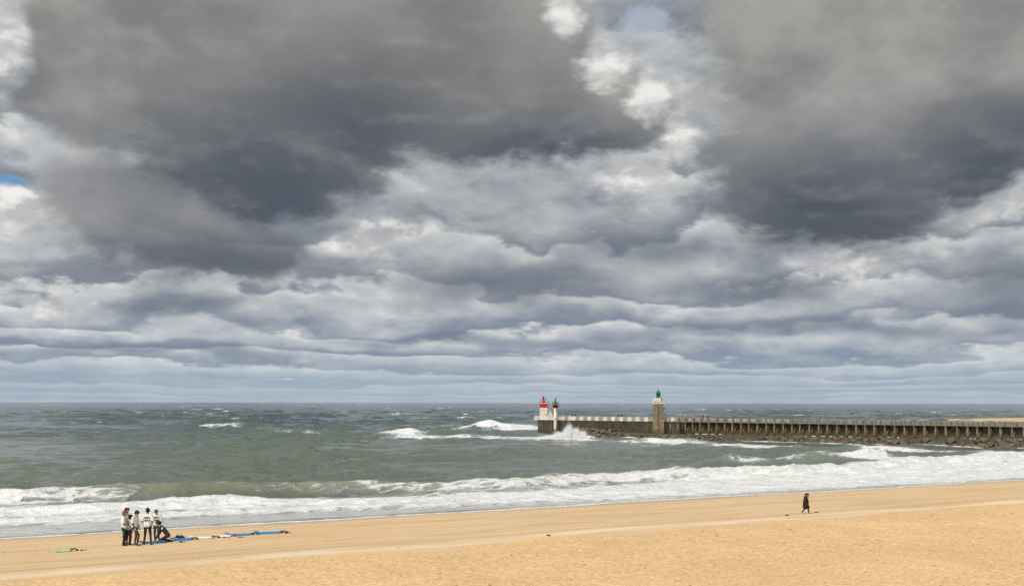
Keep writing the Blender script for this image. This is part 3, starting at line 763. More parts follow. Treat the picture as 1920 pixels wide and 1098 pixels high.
# ------------------------------------------------------------------ red and white light tower at the pier head
RED_PAINT = worn('red_paint', (.56, .012, .012), (.36, .012, .010), 2.5, .5, .45, .35, .003)
ORANGE_RED = worn('orange_red', (.62, .075, .015), (.42, .04, .012), 3, .5, .5, .3, .003)
YELLOW = worn('yellow_paint', (.70, .42, .02), (.5, .27, .02), 4, .4, .5, .3, .003)
BLUE_SIGN = worn('blue_sign', (.08, .11, .34), (.06, .08, .25), 4, .3, .5, .3, 0)
RED_SIGN = worn('red_sign', (.42, .03, .09), (.3, .02, .06), 4, .3, .5, .3, 0)
GREY_STEEL = worn('grey_steel', (.33, .33, .31), (.2, .17, .14), 5, .6, .5, .4, .003)
def build_red_tower():
    root = empty('red_light_tower', (8.0, 253.0, 3.52), 0.0, 'white block light tower with red top band and red lantern', 'lighthouse')
    h = .95
    for z0, z1 in ((0, .62), (.62, 1.36), (1.36, 2.12), (2.12, 3.02)):
        MB().box(-h, h, -h, h, z0+.012, z1-.012).build('tower_course', WHITE_PAINT, root)
    MB().box(-h+.03, h-.03, -h+.03, h-.03, .012, 3.0).build('core', BARE_CONC, root)
    MB().box(-h-.02, h+.02, -h-.02, h+.02, 3.025, 4.05).build('red_band', RED_PAINT, root)
    MB().box(-h-.03, h+.03, -h-.03, h+.03, 4.052, 4.17).build('white_coping', WHITE_PAINT, root)
    MB().box(-1.0, 1.0, -1.0, 1.0, 4.30, 4.42).build('platform', worn('olive_iron', (.16, .13, .07), (.08, .07, .04), 4, .6), root)
    for sx in (-.9, -.3, .3, .9):
        for sy in (-.9, .9):
            MB().bar((sx, sy, 4.17), (sx, sy, 4.95), .05, None, 0, 5).build('rail_post', IRON, root)
    for sy in (-.9, .9): MB().bar((-.92, sy, 4.93), (.92, sy, 4.93), .05, None, 0, 5).build('rail', IRON, root)
    lan = MB().lathe([(.36, 4.18), (.36, 4.5), (.30, 4.5), (.30, 5.0), (.24, 5.05)], 14).build('lantern_base', ORANGE_RED, root)
    MB().lathe([(.22, 5.052), (.21, 5.75), (.12, 5.92), (.03, 5.98)], 14).build('lantern', RED_PAINT, lan)
    MB().bar((-.26, -.24, 5.0), (-.08, -.20, 5.85), .16, .05).build('solar_panel', BLACK, root)
    MB().bar((.55, -.2, 4.43), (.55, -.2, 5.75), .06, None, 0, 6).bar((.55, -.2, 5.0), (.55, -.2, 5.78), .2, None, 0, 8).build('antenna', GREY_STEEL, root)
    # white stair flank falling away to the right
    MB().add([(.97, -.62, .01), (2.75, -.62, .01), (.97, -.62, 3.2), (1.35, -.62, 3.2), (.97, .62, .01), (2.75, .62, .01), (.97, .62, 3.2), (1.35, .62, 3.2)],
             [(0, 1, 3, 2), (5, 4, 6, 7), (1, 5, 7, 3), (2, 3, 7, 6), (4, 0, 2, 6), (0, 4, 5, 1)]).build('stair_flank', WHITE_PAINT, root)
    for k in range(9):
        z = .3+k*.33; xx = 2.75-(z/3.2)*1.40
        MB().box(xx-.02, xx+.14, -.55, .55, z-.06, z).build('step', BARE_CONC, root)
    lad = MB().bar((1.16, -.72, 1.45), (1.16, -.72, 4.85), .06, None, 0, 6).bar((1.46, -.72, 1.45), (1.46, -.72, 4.75), .06, None, 0, 6).build('ladder', IRON, root)
    for k in range(10): MB().bar((1.17, -.72, 1.6+k*.3), (1.45, -.72, 1.6+k*.3), .035, None, 0, 5).build('rung', IRON, lad)
    MB().box(1.45, 1.98, -.66, -.625, .62, .92).build('blue_board', BLUE_SIGN, root)
    MB().box(1.58, 2.15, -.67, -.625, .12, .55).build('red_board', RED_SIGN, root)
    # lifebuoy station
    lb = empty('lifebuoy_station', (8.66, 251.85, 3.52), 0.0, 'yellow lifebuoy station on a post beside the red and white light tower', 'lifebuoy')
    MB().bar((.12, 0, 0), (.12, 0, 1.32), .10, None, 0, 6).build('post', IRON, lb)
    MB().lathe([(.06, .42), (.25, .44), (.27, .62), (.24, .86), (.14, 1.0), (.05, 1.08)], 12).build('housing', YELLOW, lb)
    bn = empty('litter_bin', (10.55, 251.9, 3.52), 0, 'small dark bin at the foot of the white stair flank', 'bin')
    MB().lathe([(.17, 0), (.22, .62), (.20, .62), (.16, .1)], 12).build('bin_body', BLACK, bn); MB().lathe([(.23, .62), (.2, .7), (.05, .74)], 12).build('lid', BLACK, bn)
build_red_tower()

# ------------------------------------------------------------------ green beacon on a white rusting column
def rusty_white():
    m, N, b = principled('rust_streaked_white', None, .7, .25)
    oc = objco(N); x, y, z = N.sep(oc)
    n = N.noise(N.xyz(x*2, y*2, z*.35), 1.6, 5, .65); n2 = N.noise(oc, 2.2, 4, .6)
    c = N.mix((n + x*.35).ss(.48, .66), (.74, .70, .62), (.48, .25, .08))
    c = N.mix((n2 + z.ss(.2, 2.4, .55, -.2)).ss(.55, .8), c, (.17, .10, .04))
    c = N.mix(z.ss(.3, .9, 1.0, 0.0), c, (.06, .05, .035))
    N.put(b.inputs['Base Color'], c); bump(N, b, n2, .5, .02); return m
def build_beacon():
    root = empty('green_beacon', (10.77, 246.7, 0), 0, 'white rust streaked beacon column with green lamp and railed top', 'beacon')
    MB().lathe([(.44, -.8), (.42, .9), (.40, 3.0), (.415, 6.45)], 20).build('column', rusty_white(), root, True)
    MB().lathe([(.42, 6.46), (.62, 6.72), (.86, 7.0), (.90, 7.14)], 18).build('flared_platform', worn('dark_rust', (.09, .045, .025), (.05, .03, .02), 3, .8, .9, .15), root)
    for i in range(10):
        t = 2*math.pi*i/10; MB().bar((.86*math.cos(t), .86*math.sin(t), 7.14), (.90*math.cos(t), .90*math.sin(t), 7.98), .05, None, 0, 5).build('rail_post', IRON, root)
    for z in (7.55, 7.97):
        MB().tube([(.90*math.cos(2*math.pi*i/20), .90*math.sin(2*math.pi*i/20), z) for i in range(21)], .025, 5).build('rail_ring', IRON, root)
    bd = MB().lathe([(.46, 7.145), (.46, 7.95), (.3, 8.0)], 16).build('lamp_drum', GREEN_DARK, root)
    for z in (7.30, 7.56, 7.80): MB().lathe([(.475, z), (.475, z+.07)], 16, caps=False).build('yellow_band', YELLOW, bd)
    MB().lathe([(.16, 8.0), (.15, 8.62), (.09, 8.85)], 12).build('lamp', GREEN_PAINT, root)
    MB().bar((-.34, -.1, 8.0), (-.12, -.05, 8.72), .2, .06).build('solar_panel', BLACK, root)
    MB().bar((.05, 0, 8.86), (-.18, 0, 9.08), .05, None, 0, 5).bar((-.18, 0, 9.08), (.22, 0, 8.98), .07, None, 0, 5).build('bracket', IRON, root)
    MB().bar((.92, -.1, 4.2), (.92, -.1, 7.1), .035, None, 0, 5).build('cable', IRON, root)
build_beacon()

# ------------------------------------------------------------------ timber pier
def timber(name, a, b2, c3):
    m, N, bs = principled(name, None, .9, .15)
    oc = worldco(N); x, y, z = N.sep(oc)
    oi = S(N.t, N.node('ShaderNodeObjectInfo').outputs['Random'])
    n = N.noise(N.xyz(x*3, y*3, z*.8 + oi*9.0), 1.5, 5, .68)
    c = N.mix(n.ss(.32, .68), a, b2)
    c = N.mix(oi.ss(.55, 1.0)*.5, c, c3)
    c = N.mix((z + n*1.4 - .7).ss(1.0, 2.3, .85, 0.0), c, (.05, .045, .022))     # weed on the feet
    N.put(bs.inputs['Base Color'], c); bump(N, bs, n, .6, .03); return m
WOOD = timber('weathered_timber', (.33, .275, .20), (.165, .125, .082), (.20, .12, .065))
WOODD = timber('dark_timber', (.15, .12, .085), (.075, .062, .045), (.1, .07, .045))
BRACEW = timber('brace_timber', (.42, .34, .235), (.26, .195, .125), (.28, .18, .1))
DECKW = timber('deck_timber', (.36, .335, .29), (.22, .195, .16), (.28, .24, .19))
SHEET = worn('sheet_piling', (.40, .33, .215), (.19, .155, .095), 1.3, .8, .85, .2, .03, 1.5)
def build_pier():
    t0, t1, dt = 38.0, 124.0, 1.93
    root = empty('timber_pier', (*PIER0, 0), PTH, 'long weathered timber pier on braced posts with open railings', 'pier')
    n = int((t1-t0)/dt)
    rnd = random.Random(6)
    def foot(t): return float(apron_z(np.array(t), np.array(1.0)))-.15
    xs = [t0+i*dt+rnd.uniform(-.14, .14) for i in range(n+1)]
    for i, x in enumerate(xs):
        z0 = foot(x); lean = rnd.uniform(-.12, .12); w = rnd.uniform(.23, .36)
        MB().bar((x+lean, 0, z0), (x, 0, 4.38+rnd.uniform(-.03, .12)), w).build('post', WOOD, root)
        MB().bar((x+lean*.5, 4.2, z0-.5), (x, 4.2, 4.36), .27).build('rear_post', WOODD, root)
        MB().bar((x+.10, -.12, z0+.30), (x+.10, 2.6, 3.0), .30, .24).build('brace', BRACEW, root)
        MB().box(x-.14, x+.14, -.26, 4.5, 3.02, 3.29).build('cap_beam', WOODD, root)
        MB().box(x-.30, x+.30, -.34, .42, z0-.4, z0+.30, taper=.06).build('footing', WET, root)
        if rnd.random() < .18: MB().bar((x+lean+.3, .25, z0+.2), (x+.3, .25, 3.0), .18).build('pile', WOODD, root)
    for i in range(0, n, 2):
        a, b2 = xs[i], xs[min(i+2, n)]
        for nm, y0, y1, z0, z1, mt in (('stringer', .17, .36, 3.295, 3.47, DECKW), ('rear_stringer', 3.8, 4.02, 3.295, 3.47, WOODD)):
            MB().box(a+.01, b2-.01, y0, y1, z0+rnd.uniform(-.01, .01), z1).build(nm, mt, root)
        for y in (.215, 3.98):
            MB().box(a+.01, b2-.01, y-.05, y+.05, 4.22+rnd.uniform(-.03, .03), 4.345+rnd.uniform(-.03, .03)).build('top_rail', DECKW if y < 1 else WOOD, root)
            MB().box(a+.01, b2-.01, y-.04, y+.04, 3.84+rnd.uniform(-.03, .03), 3.93).build('mid_rail', WOOD, root)
        zf = foot(a)
        MB().box(a+.01, b2-.01, .18, .36, zf+.42, zf+.60).build('waler', WOOD, root)
        # sheeting behind the rear posts
        MB().box(a+.01, b2-.02, 2.75, 2.95, zf+(.18 if rnd.random() < .62 else -.4), 3.28).build('sheet_wall', SHEET, root)
    # deck boards: one narrow board after another, joined
    mb = MB(); x = t0-1.2
    while x < xs[-1]:
        mb.box(x, x+.19, -.22+rnd.uniform(-.06, .06), 4.42+rnd.uniform(-.05, .05), 3.475, 3.53+rnd.uniform(-.006, .006)); x += .205
    tag(mb.build('deck_boards', DECKW, root), kind='stuff')
    # white painted boards along the far side of the first bays
    x = t0; k = 0
    while x < 64:
        if k % 7 != 3: MB().box(x+.06, x+1.0, 4.36, 4.42, 3.62, 4.26).build('painted_panel', WHITE_PAINT if k % 3 else CREAM_PAINT, root)
        x += 1.12; k += 1
    # two ladders down to the rocks near the lighthouse
    for lx in (41.1, 41.75):
        MB().bar((lx, -.22, .8), (lx, -.22, 4.5), .09, None, 0, 5).build('ladder_rail', WOOD, root)
    for k in range(10): MB().bar((41.12, -.22, 1.1+k*.33), (41.73, -.22, 1.1+k*.33), .06, None, 0, 5).build('rung', WOOD, root)
build_pier()

# ------------------------------------------------------------------ spray
def spray_mat():
    m, N, b = principled('white_spray', (.90, .91, .91), .8, .2)
    return m
SPRAY = spray_mat()
OCT = [(1, 0, 0), (-1, 0, 0), (0, 1, 0), (0, -1, 0), (0, 0, 1), (0, 0, -1)]
OCF = [(0, 2, 4), (2, 1, 4), (1, 3, 4), (3, 0, 4), (2, 0, 5), (1, 2, 5), (3, 1, 5), (0, 3, 5)]
def drops(name, pts, sizes, label, cat='spray'):
    mb = MB()
    for p, s in zip(pts, sizes):
        mb.add([(p[0]+q[0]*s, p[1]+q[1]*s, p[2]+q[2]*s) for q in OCT], OCF)
    o = mb.build(name, SPRAY); tag(o, label, cat, kind='stuff'); return o
def build_spray():
    rng = np.random.default_rng(5)
    # the burst against the end of the rocks
    pts = []; sz = []
    jets = [(-4.4, .5, 1.6), (-3.4, .8, 1.5), (-2.5, 1.0, 1.5), (-1.6, 1.7, 1.0), (-.8, 1.5, 1.3), (-.1, 2.6, .7), (.4, 3.3, .55), (.9, 2.3, 1.0), (1.6, 2.5, .8), (2.2, 1.6, 1.0), (2.9, 1.8, .7), (3.4, .8, 1.0)]
    for jx, jh, jw in jets:
        m = int(2200+3600*jh)
        r = rng.random(m)**1.5
        z = r*jh*.82*(1+.22*rng.normal(size=m)*(r > .6))
        spread = jw*(.70+.45*r)
        x = jx+rng.normal(size=m)*spread*.5+r*jx*.18; y = rng.normal(size=m)*(1.0+.2*r)
        pts += list(zip(11.6+x, 209.3+y, .15+z)); sz += list((.07*(1-r)+.010)*rng.uniform(.5, 1.4, m))
    drops('spray', pts, sz, 'tall burst of white spray against the end of the rocks')
    # tattered crest of white water in a few places where it breaks
    def crest(cx, cy, L, h, m, ang, label, dep=1.2):
        a = rng.uniform(-1, 1, m); z = np.abs(rng.normal(size=m))*h*(1-a*a)**.5; d = rng.normal(size=m)*dep
        x = cx+a*L*math.cos(ang)-d*math.sin(ang); y = cy+a*L*math.sin(ang)+d*math.cos(ang)
        drops('spray', list(zip(x, y, z+.25)), list(rng.uniform(.02, .07, m)*(1-.4*z/(z.max()+.01))), label)
    crest(-1, 283, 9, 1.0, 2600, -.1, 'low white spray over the wave beside the jetty head', 3)
    crest(-26.5, 239, 4.5, .5, 1800, .05, 'ragged white spray on the lone breaker out past the shallows')
    crest(49.4, 139.0, 2.6, .55, 700, .4, 'spray thrown up by the small peak beside the boulders')
    crest(32, 192, 6, .5, 700, -.66, 'thin spray along the rocks before the stone lighthouse')
build_spray()

# ------------------------------------------------------------------ people
def capsule(mb, a, b, ra, rb, n=12):
    """closed round-ended tapered limb from a to b"""
    a, b = Vector(a), Vector(b); d = b-a; L = d.length
    d = d/L if L > 1e-6 else Vector((0, 0, 1))
    up = Vector((0, 0, 1)) if abs(d.z) < .9 else Vector((1, 0, 0))
    u = d.cross(up).normalized(); q = u.cross(d); rings = []
    for t in np.linspace(-90, 0, 5)[1:]: rings.append((a+d*ra*math.sin(R(t)), ra*math.cos(R(t))))
    for t in np.linspace(0, 90, 5)[:-1]: rings.append((b+d*rb*math.sin(R(t)), rb*math.cos(R(t))))
    vs = [a-d*ra]
    for c, r in rings:
        for i in range(n): vs.append(c+u*r*math.cos(2*math.pi*i/n)+q*r*math.sin(2*math.pi*i/n))
    vs.append(b+d*rb); fs = []
    for i in range(n): fs.append((0, 1+(i+1) % n, 1+i))
    for j in range(len(rings)-1):
        for i in range(n):
            k = 1+j*n; fs.append((k+i, k+(i+1) % n, k+n+(i+1) % n, k+n+i))
    k = 1+(len(rings)-1)*n
    for i in range(n): fs.append((k+i, k+(i+1) % n, len(vs)-1))
    mb.add(vs, fs)
def skin(prims, voxel, name, jitter=0.0, smooth=2):
    """one continuous surface around the limbs"""
    mb = MB()
    for a, b, ra, rb, tg in prims: capsule(mb, a, b, ra, rb)
    me0 = mb.mesh('tmp'); o = bpy.data.objects.new('tmp', me0); COL.objects.link(o)
    md = o.modifiers.new('r', 'REMESH'); md.mode = 'VOXEL'; md.voxel_size = voxel
    if smooth:
        sm = o.modifiers.new('s', 'SMOOTH'); sm.factor = .5; sm.iterations = smooth
    dg = bpy.context.evaluated_depsgraph_get(); dg.update()
    me = bpy.data.meshes.new_from_object(o.evaluated_get(dg)); me.name = name
    bpy.data.objects.remove(o); bpy.data.meshes.remove(me0)
    nv = len(me.vertices); co = np.empty(nv*3, np.float32); me.vertices.foreach_get('co', co); co = co.reshape(-1, 3)
    if jitter:
        nn = fbm(co[:, 0]*13+co[:, 1]*5, co[:, 2]*13+co[:, 1]*9, 7, 3)-.5
        no = np.empty(nv*3, np.float32); me.vertices.foreach_get('normal', no); co = co+no.reshape(-1, 3)*(nn*2*jitter)[:, None]
        me.vertices.foreach_set('co', co.astype(np.float32).ravel())
    me.polygons.foreach_set('use_smooth', np.full(len(me.polygons), True)); me.update()
    return me
def region_mats(me, prims, tags, mats):
    """give each face the material of the limb it lies on"""
    nf = len(me.polygons); c = np.empty(nf*3, np.float32); me.polygons.foreach_get('center', c); c = c.reshape(-1, 3)
    best = np.full(nf, 1e9); idx = np.zeros(nf, np.int32)
    for a, b, ra, rb, tg in prims:
        a = np.array(a); b = np.array(b); d = b-a; L2 = max(float(d @ d), 1e-9)
        t = np.clip(((c-a) @ d)/L2, 0, 1); dist = np.linalg.norm(c-(a+t[:, None]*d), axis=1)-(ra+(rb-ra)*t)
        m = dist < best; best[m] = dist[m]; idx[m] = tags.index(tg)
    for m in mats: me.materials.append(m)
    me.polygons.foreach_set('material_index', idx)
STAND = dict(pelvis=(0, 0, .93), chest=(.01, 0, 1.27), neck=(.0, 0, 1.45), head=(.03, 0, 1.62), hf=(1, 0, -.15),
             hipL=(0, .09, .90), hipR=(0, -.09, .90), kneeL=(.02, .10, .49), kneeR=(.02, -.10, .49), ankL=(-.02, .11, .085), ankR=(-.02, -.11, .085),
             toeL=(.15, .13, .035), toeR=(.15, -.13, .035), shL=(0, .175, 1.40), shR=(0, -.175, 1.40), elL=(-.03, .235, 1.12), elR=(-.03, -.235, 1.12),
             wrL=(.05, .25, .88), wrR=(.05, -.25, .88))
def body_prims(J, hs=1.0, thick=1.0):
    V = {k: Vector(v) for k, v in J.items()}; P = []
    def p(a, b, ra, rb, tg): P.append((tuple(a), tuple(b), ra*thick, rb*thick, tg))
    up = (V['chest']-V['pelvis']).normalized(); side = (V['shL']-V['shR']).normalized(); fw = side.cross(up)*-1
    p(V['hipL'], V['hipR'], .10, .10, 'leg'); p(V['pelvis'], V['chest'], .118, .115, 'trunk')
    p(V['pelvis']+side*.055, V['chest']+side*.07, .095, .10, 'trunk'); p(V['pelvis']-side*.055, V['chest']-side*.07, .095, .10, 'trunk')
    p(V['shL'], V['shR'], .062, .062, 'trunk'); p(V['chest']+side*.05, V['neck'], .11, .055, 'trunk'); p(V['chest']-side*.05, V['neck'], .11, .055, 'trunk')
    for sd in 'LR':
        sg = 1 if sd == 'L' else -1
        p(V['hip'+sd], V['knee'+sd], .088, .058, 'leg'); p(V['knee'+sd], V['knee'+sd]*.55+V['ank'+sd]*.45, .056, .052, 'leg'); p(V['knee'+sd]*.55+V['ank'+sd]*.45, V['ank'+sd], .052, .036, 'leg')
        p(V['ank'+sd]+Vector((0, 0, -.03)), V['toe'+sd], .042, .030, 'foot')
        p(V['sh'+sd], V['el'+sd], .054, .042, 'arm'); p(V['el'+sd], V['wr'+sd], .041, .028, 'fore')
        d = (V['wr'+sd]-V['el'+sd]).normalized(); n = side*sg
        n = (n-d*n.dot(d)).normalized() if abs(n.dot(d)) < .95 else fw; q = d.cross(n)
        w = V['wr'+sd]; palm = w+d*.075
        for k, (o, L) in enumerate(((-.030, .062), (-.010, .074), (.010, .070), (.028, .055))):
            p(w+q*o*.5, palm+q*o, .017, .013, 'hand')
            mid = palm+q*o+d*L*.55-n*.012; p(palm+q*o, mid, .0105, .0095, 'hand'); p(mid, mid+d*L*.4-n*.024, .0095, .008, 'hand')
        p(w+d*.025-q*.02, w+d*.06-q*.055, .014, .011, 'hand'); p(w+d*.06-q*.055, w+d*.095-q*.060, .011, .009, 'hand')
    hf = V['hf'].normalized(); hl = Vector((-hf.y, hf.x, 0)); hl = (hl if hl.length > .1 else Vector((0, 1, 0))).normalized(); hu = hf.cross(hl)
    H = V['head']
    p(V['neck']-Vector((0, 0, .02)), H-hu*.06*hs-hf*.02, .056, .052*hs, 'skin')
    s = hs
    p(H-hf*.030*s+hu*.030*s, H+hf*.022*s+hu*.034*s, .082*s, .078*s, 'skin'); p(H-hu*.05*s+hf*.022*s, H-hu*.075*s+hf*.045*s, .060*s, .040*s, 'skin')
    p(H+hf*.090*s+hu*.012*s, H+hf*.112*s-hu*.022*s, .011*s, .015*s, 'skin')
    for sg in (1, -1):
        p(H+hl*sg*.082*s+hu*.012*s, H+hl*sg*.086*s-hu*.024*s, .014*s, .011*s, 'skin')
        p(H+hf*.088*s+hl*sg*.032*s+hu*.014*s, H+hf*.088*s+hl*sg*.034*s+hu*.014*s, .013*s, .013*s, 'eye')
    p(H+hf*.086*s+hl*.018*s-hu*.058*s, H+hf*.086*s-hl*.018*s-hu*.058*s, .010*s, .010*s, 'lip')
    return P, (H, hf, hl, hu, hs)
SKIN = worn('skin_tone', (.50, .27, .18), (.42, .21, .14), 8, .5, .6, .3, 0)
EYE = principled('eye_dark', (.03, .02, .018), .4)[0]; LIP = principled('lip', (.34, .11, .09), .6)[0]
NEOPRENE = worn('black_neoprene', (.014, .014, .016), (.026, .025, .026), 5, .6, .62, .3, .006)
NEO_GREY = worn('charcoal_neoprene', (.030, .028, .030), (.050, .046, .046), 5, .6, .65, .3, .006)
NAVY = worn('navy_neoprene', (.016, .020, .046), (.026, .030, .060), 5, .6, .62, .3, .006)
TEAL = worn('teal_neoprene', (.004, .19, .25), (.004, .12, .17), 5, .5, .6, .3, .004)
LYCRA = worn('white_lycra', (.74, .74, .71), (.58, .57, .55), 5, .6, .75, .2, .015)
PRINT = principled('black_print', (.015, .015, .015), .7)[0]
HAIRS = dict(blond=worn('dark_blond_hair', (.16, .085, .035), (.07, .035, .017), 14, .8, .8, .2, .02), brown=worn('brown_hair', (.055, .028, .016), (.025, .014, .01), 14, .8, .8, .2, .02),
             black=worn('black_hair', (.014, .011, .010), (.028, .020, .016), 14, .8, .75, .25, .02), grey=worn('grey_knit', (.12, .11, .095), (.07, .062, .055), 20, .7, .9, .15, .01))
def hair_prims(hd, length=.0, bulk=1.0):
    H, hf, hl, hu, s = hd; P = []
    P.append((tuple(H-hf*.045*s+hu*.055*s), tuple(H+hf*.025*s+hu*.072*s), .088*s*bulk, .074*s*bulk, 'h'))
    P.append((tuple(H-hf*.060*s+hu*.02*s), tuple(H-hf*.050*s-hu*(.035+length)*s), .078*s*bulk, .055*s*bulk, 'h'))
    for sg in (1, -1):
        P.append((tuple(H+hl*sg*.055*s+hu*.05*s-hf*.01*s), tuple(H+hl*sg*.062*s-hu*(.005+length)*s-hf*.028*s), .042*s*bulk, .034*s*bulk, 'h'))
    P.append((tuple(H+hf*.058*s+hu*.092*s+hl*.03*s), tuple(H+hf*.064*s+hu*.085*s-hl*.03*s), .026*s*bulk, .026*s*bulk, 'h'))
    return P
def make_person(label, loc, rz, height, J=None, cat='person', group=None, hair='brown', hlen=0.0, hbulk=1.0, legs=None, fore=None, arm=None, trunk=None, shoe=None, shirt=True, logo=None,
                stripe=False, hs=1.0, thick=1.0, voxel=.0125, hands=None, sleeve=.55):
    K = dict(STAND); K.update(J or {}); sc = height/1.75
    root = empty('person', (loc[0], loc[1], loc[2]), R(rz), label, cat, group); root.scale = (sc, sc, sc)
    P, hd = body_prims(K, hs, thick)
    me = skin(P, voxel, 'body')
    legs = legs or NEOPRENE
    region_mats(me, P, ['leg', 'trunk', 'foot', 'arm', 'fore', 'hand', 'skin', 'eye', 'lip'],
                [legs, trunk or legs, shoe or legs, arm or legs, fore or legs, hands or SKIN, SKIN, EYE, LIP])
    link('body', me, None, root)
    V = {k: Vector(v) for k, v in K.items()}
    side = (V['shL']-V['shR']).normalized()
    if shirt:
        low = V['pelvis']*1.02-V['chest']*.02+Vector((0, 0, .02))
        Q = [(tuple(low+side*.05), tuple(V['chest']+side*.065), .133, .128, 's'), (tuple(low-side*.05), tuple(V['chest']-side*.065), .133, .128, 's'),
             (tuple(V['chest']+side*.05), tuple(V['neck']-Vector((0, 0, .015))), .122, .062, 's'), (tuple(V['chest']-side*.05), tuple(V['neck']-Vector((0, 0, .015))), .122, .062, 's'),
             (tuple(V['shL']), tuple(V['shR']), .078, .078, 's')]
        for sd in 'LR':
            e = V['sh'+sd].lerp(V['el'+sd], min(sleeve*1.6, 1.0)); Q.append((tuple(V['sh'+sd]), tuple(e), .072, .060, 's'))
            if sleeve > .65: Q.append((tuple(V['el'+sd]), tuple(V['el'+sd].lerp(V['wr'+sd], sleeve-.45)), .056, .050, 's'))
        sm = skin(Q, voxel*1.15, 'shirt', .010); sm.materials.append(LYCRA)
        so = link('shirt', sm, None, root)
        if logo:                                             # two wavy black bars, laid on the cloth
            from mathutils.bvhtree import BVHTree
            bt = BVHTree.FromPolygons([v.co.copy() for v in sm.vertices], [tuple(p.vertices) for p in sm.polygons])
            ax = 1 if logo == 'front' else -1
            fwd = Vector((ax, 0, 0)); cz = K['chest'][2]-.02; cx = K['chest'][0]
            for nm, zlo, zhi in (('print_bar', lambda a: .022+.022*math.cos(a*9), lambda a: .085), ('print_bar', lambda a: -.105, lambda a: -.042+.022*math.cos(a*9+2.6)), ('print_line', lambda a: .105, lambda a: .117)):
                mb = MB(); rows = []
                hw = .15 if nm == 'print_bar' else .10
                for a in np.linspace(-1, 1, 13):
                    r = []
                    for b2 in np.linspace(0, 1, 4):
                        z = cz+zlo(a)*(1-b2)+zhi(a)*b2
                        hit = bt.ray_cast(Vector((cx, 0, z))+fwd*.6+Vector((0, a*hw, 0)), -fwd, 1.2)[0]
                        if hit is None: hit = Vector((cx+ax*.13, a*hw, z))
                        r.append(hit+fwd*.006)
                    rows.append(r)
                vs = [q for r in rows for q in r]; nb = 4
                mb.add(vs, [(i*nb+j, (i+1)*nb+j, (i+1)*nb+j+1, i*nb+j+1) for i in range(12) for j in range(3)])
                mb.build(nm, PRINT, so)
    if stripe:                                               # teal piping curving down the outside of the leg
        for sd in (stripe if isinstance(stripe, str) else 'R'):
            sg = 1 if sd == 'L' else -1; pts = []
            for t in np.linspace(0, 1, 9):
                p = V['hip'+sd].lerp(V['knee'+sd], .25+.9*t) if t < .83 else V['knee'+sd].lerp(V['ank'+sd], (t-.83)*.7)
                pts.append(p+Vector((.035-.12*t, sg*(.087-.022*t), 0)))
            MB().tube(pts, .02, 6).build('stripe', TEAL, root)
    hm = skin(hair_prims(hd, hlen, hbulk), voxel*.9, 'hair', .012 if hair != 'grey' else .002, 1); hm.materials.append(HAIRS[hair])
    link('knit_cap' if hair == 'grey' else 'hair', hm, None, root)
    return root, V, hd
def at(x, y): return (x, y, ground(x, y))
G = 'surf class standing on the sand'
make_person('surfer with teal leg stripe and dark blond hair, white shirt, folded arms', at(-18.28, 46.89), 12, 1.66,
            dict(kneeL=(.05, .10, .48), kneeR=(.05, -.10, .48), head=(.06, 0, 1.61), hf=(1, -.1, -.25), shR=(.01, -.175, 1.40), elR=(.02, -.25, 1.12), wrR=(.22, -.12, 1.10), elL=(-.10, .24, 1.13), wrL=(-.06, .26, .88), chest=(-.02, 0, 1.27), pelvis=(.02, 0, .93)),
            group=G, hair='blond', hlen=.03, hbulk=1.1, stripe='R', fore=TEAL)
make_person('tall brown haired surfer with teal sleeves half hidden behind the others', at(-18.52, 47.80), -5, 1.78,
            dict(head=(.05, 0, 1.61), hf=(1, .1, -.3), elR=(.06, -.23, 1.13), wrR=(.25, -.08, 1.2), elL=(.06, .23, 1.13), wrL=(.25, .05, 1.12)), group=G, hair='brown', arm=TEAL, fore=TEAL, sleeve=.3)
make_person('smallest surfer with dark hair, white shirt and navy wetsuit legs', at(-18.10, 47.20), 35, 1.46,
            dict(head=(.04, 0, 1.60), hf=(1, .2, -.35)), group=G, hair='black', legs=NAVY, hs=1.1, logo='back')
make_person('curly dark haired surfer in white shirt with one knee bent forward', at(-17.76, 46.95), -12, 1.66,
            dict(pelvis=(-.03, 0, .93), kneeR=(.27, -.11, .54), ankR=(.18, -.13, .085), toeR=(.35, -.16, .035), kneeL=(-.02, .11, .48), ankL=(-.10, .12, .085), toeL=(.06, .15, .035), head=(.09, 0, 1.60), hf=(1, -.25, -.6), chest=(-.01, 0, 1.27), elR=(.0, -.24, 1.13), wrR=(.10, -.22, .90)),
            group=G, hair='black', hlen=.01, hbulk=1.2, legs=NEO_GREY, logo='back', fore=NEOPRENE)
make_person('surfer with his back turned, black printed bars across his white shirt', at(-17.21, 47.05), 88, 1.74,
            dict(kneeL=(.02, .13, .49), kneeR=(.02, -.13, .49), ankL=(-.02, .17, .085), ankR=(-.02, -.17, .085), toeL=(.14, .21, .035), toeR=(.14, -.21, .035), elL=(-.04, .285, 1.14), elR=(-.04, -.285, 1.14), wrL=(.14, .17, 1.05), wrR=(.14, -.17, 1.05), hf=(1, .15, -.3)),
            group=G, hair='black', hbulk=1.12, logo='back', fore=NEO_GREY)
make_person('surfer in grey knit cap facing the camera, printed white shirt, looking down', at(-17.46, 48.96), -92, 1.63,
            dict(head=(.09, 0, 1.58), hf=(1, .05, -.75), kneeL=(.05, .10, .49), ankL=(.04, .15, .085), toeL=(.20, .18, .035), elR=(.0, -.25, 1.12), wrR=(.06, -.26, .88), elL=(.0, .25, 1.12), wrL=(.1, .22, .90)),
            group=G, hair='grey', legs=NEO_GREY, logo='front', fore=NEOPRENE, sleeve=.62, hbulk=1.04)
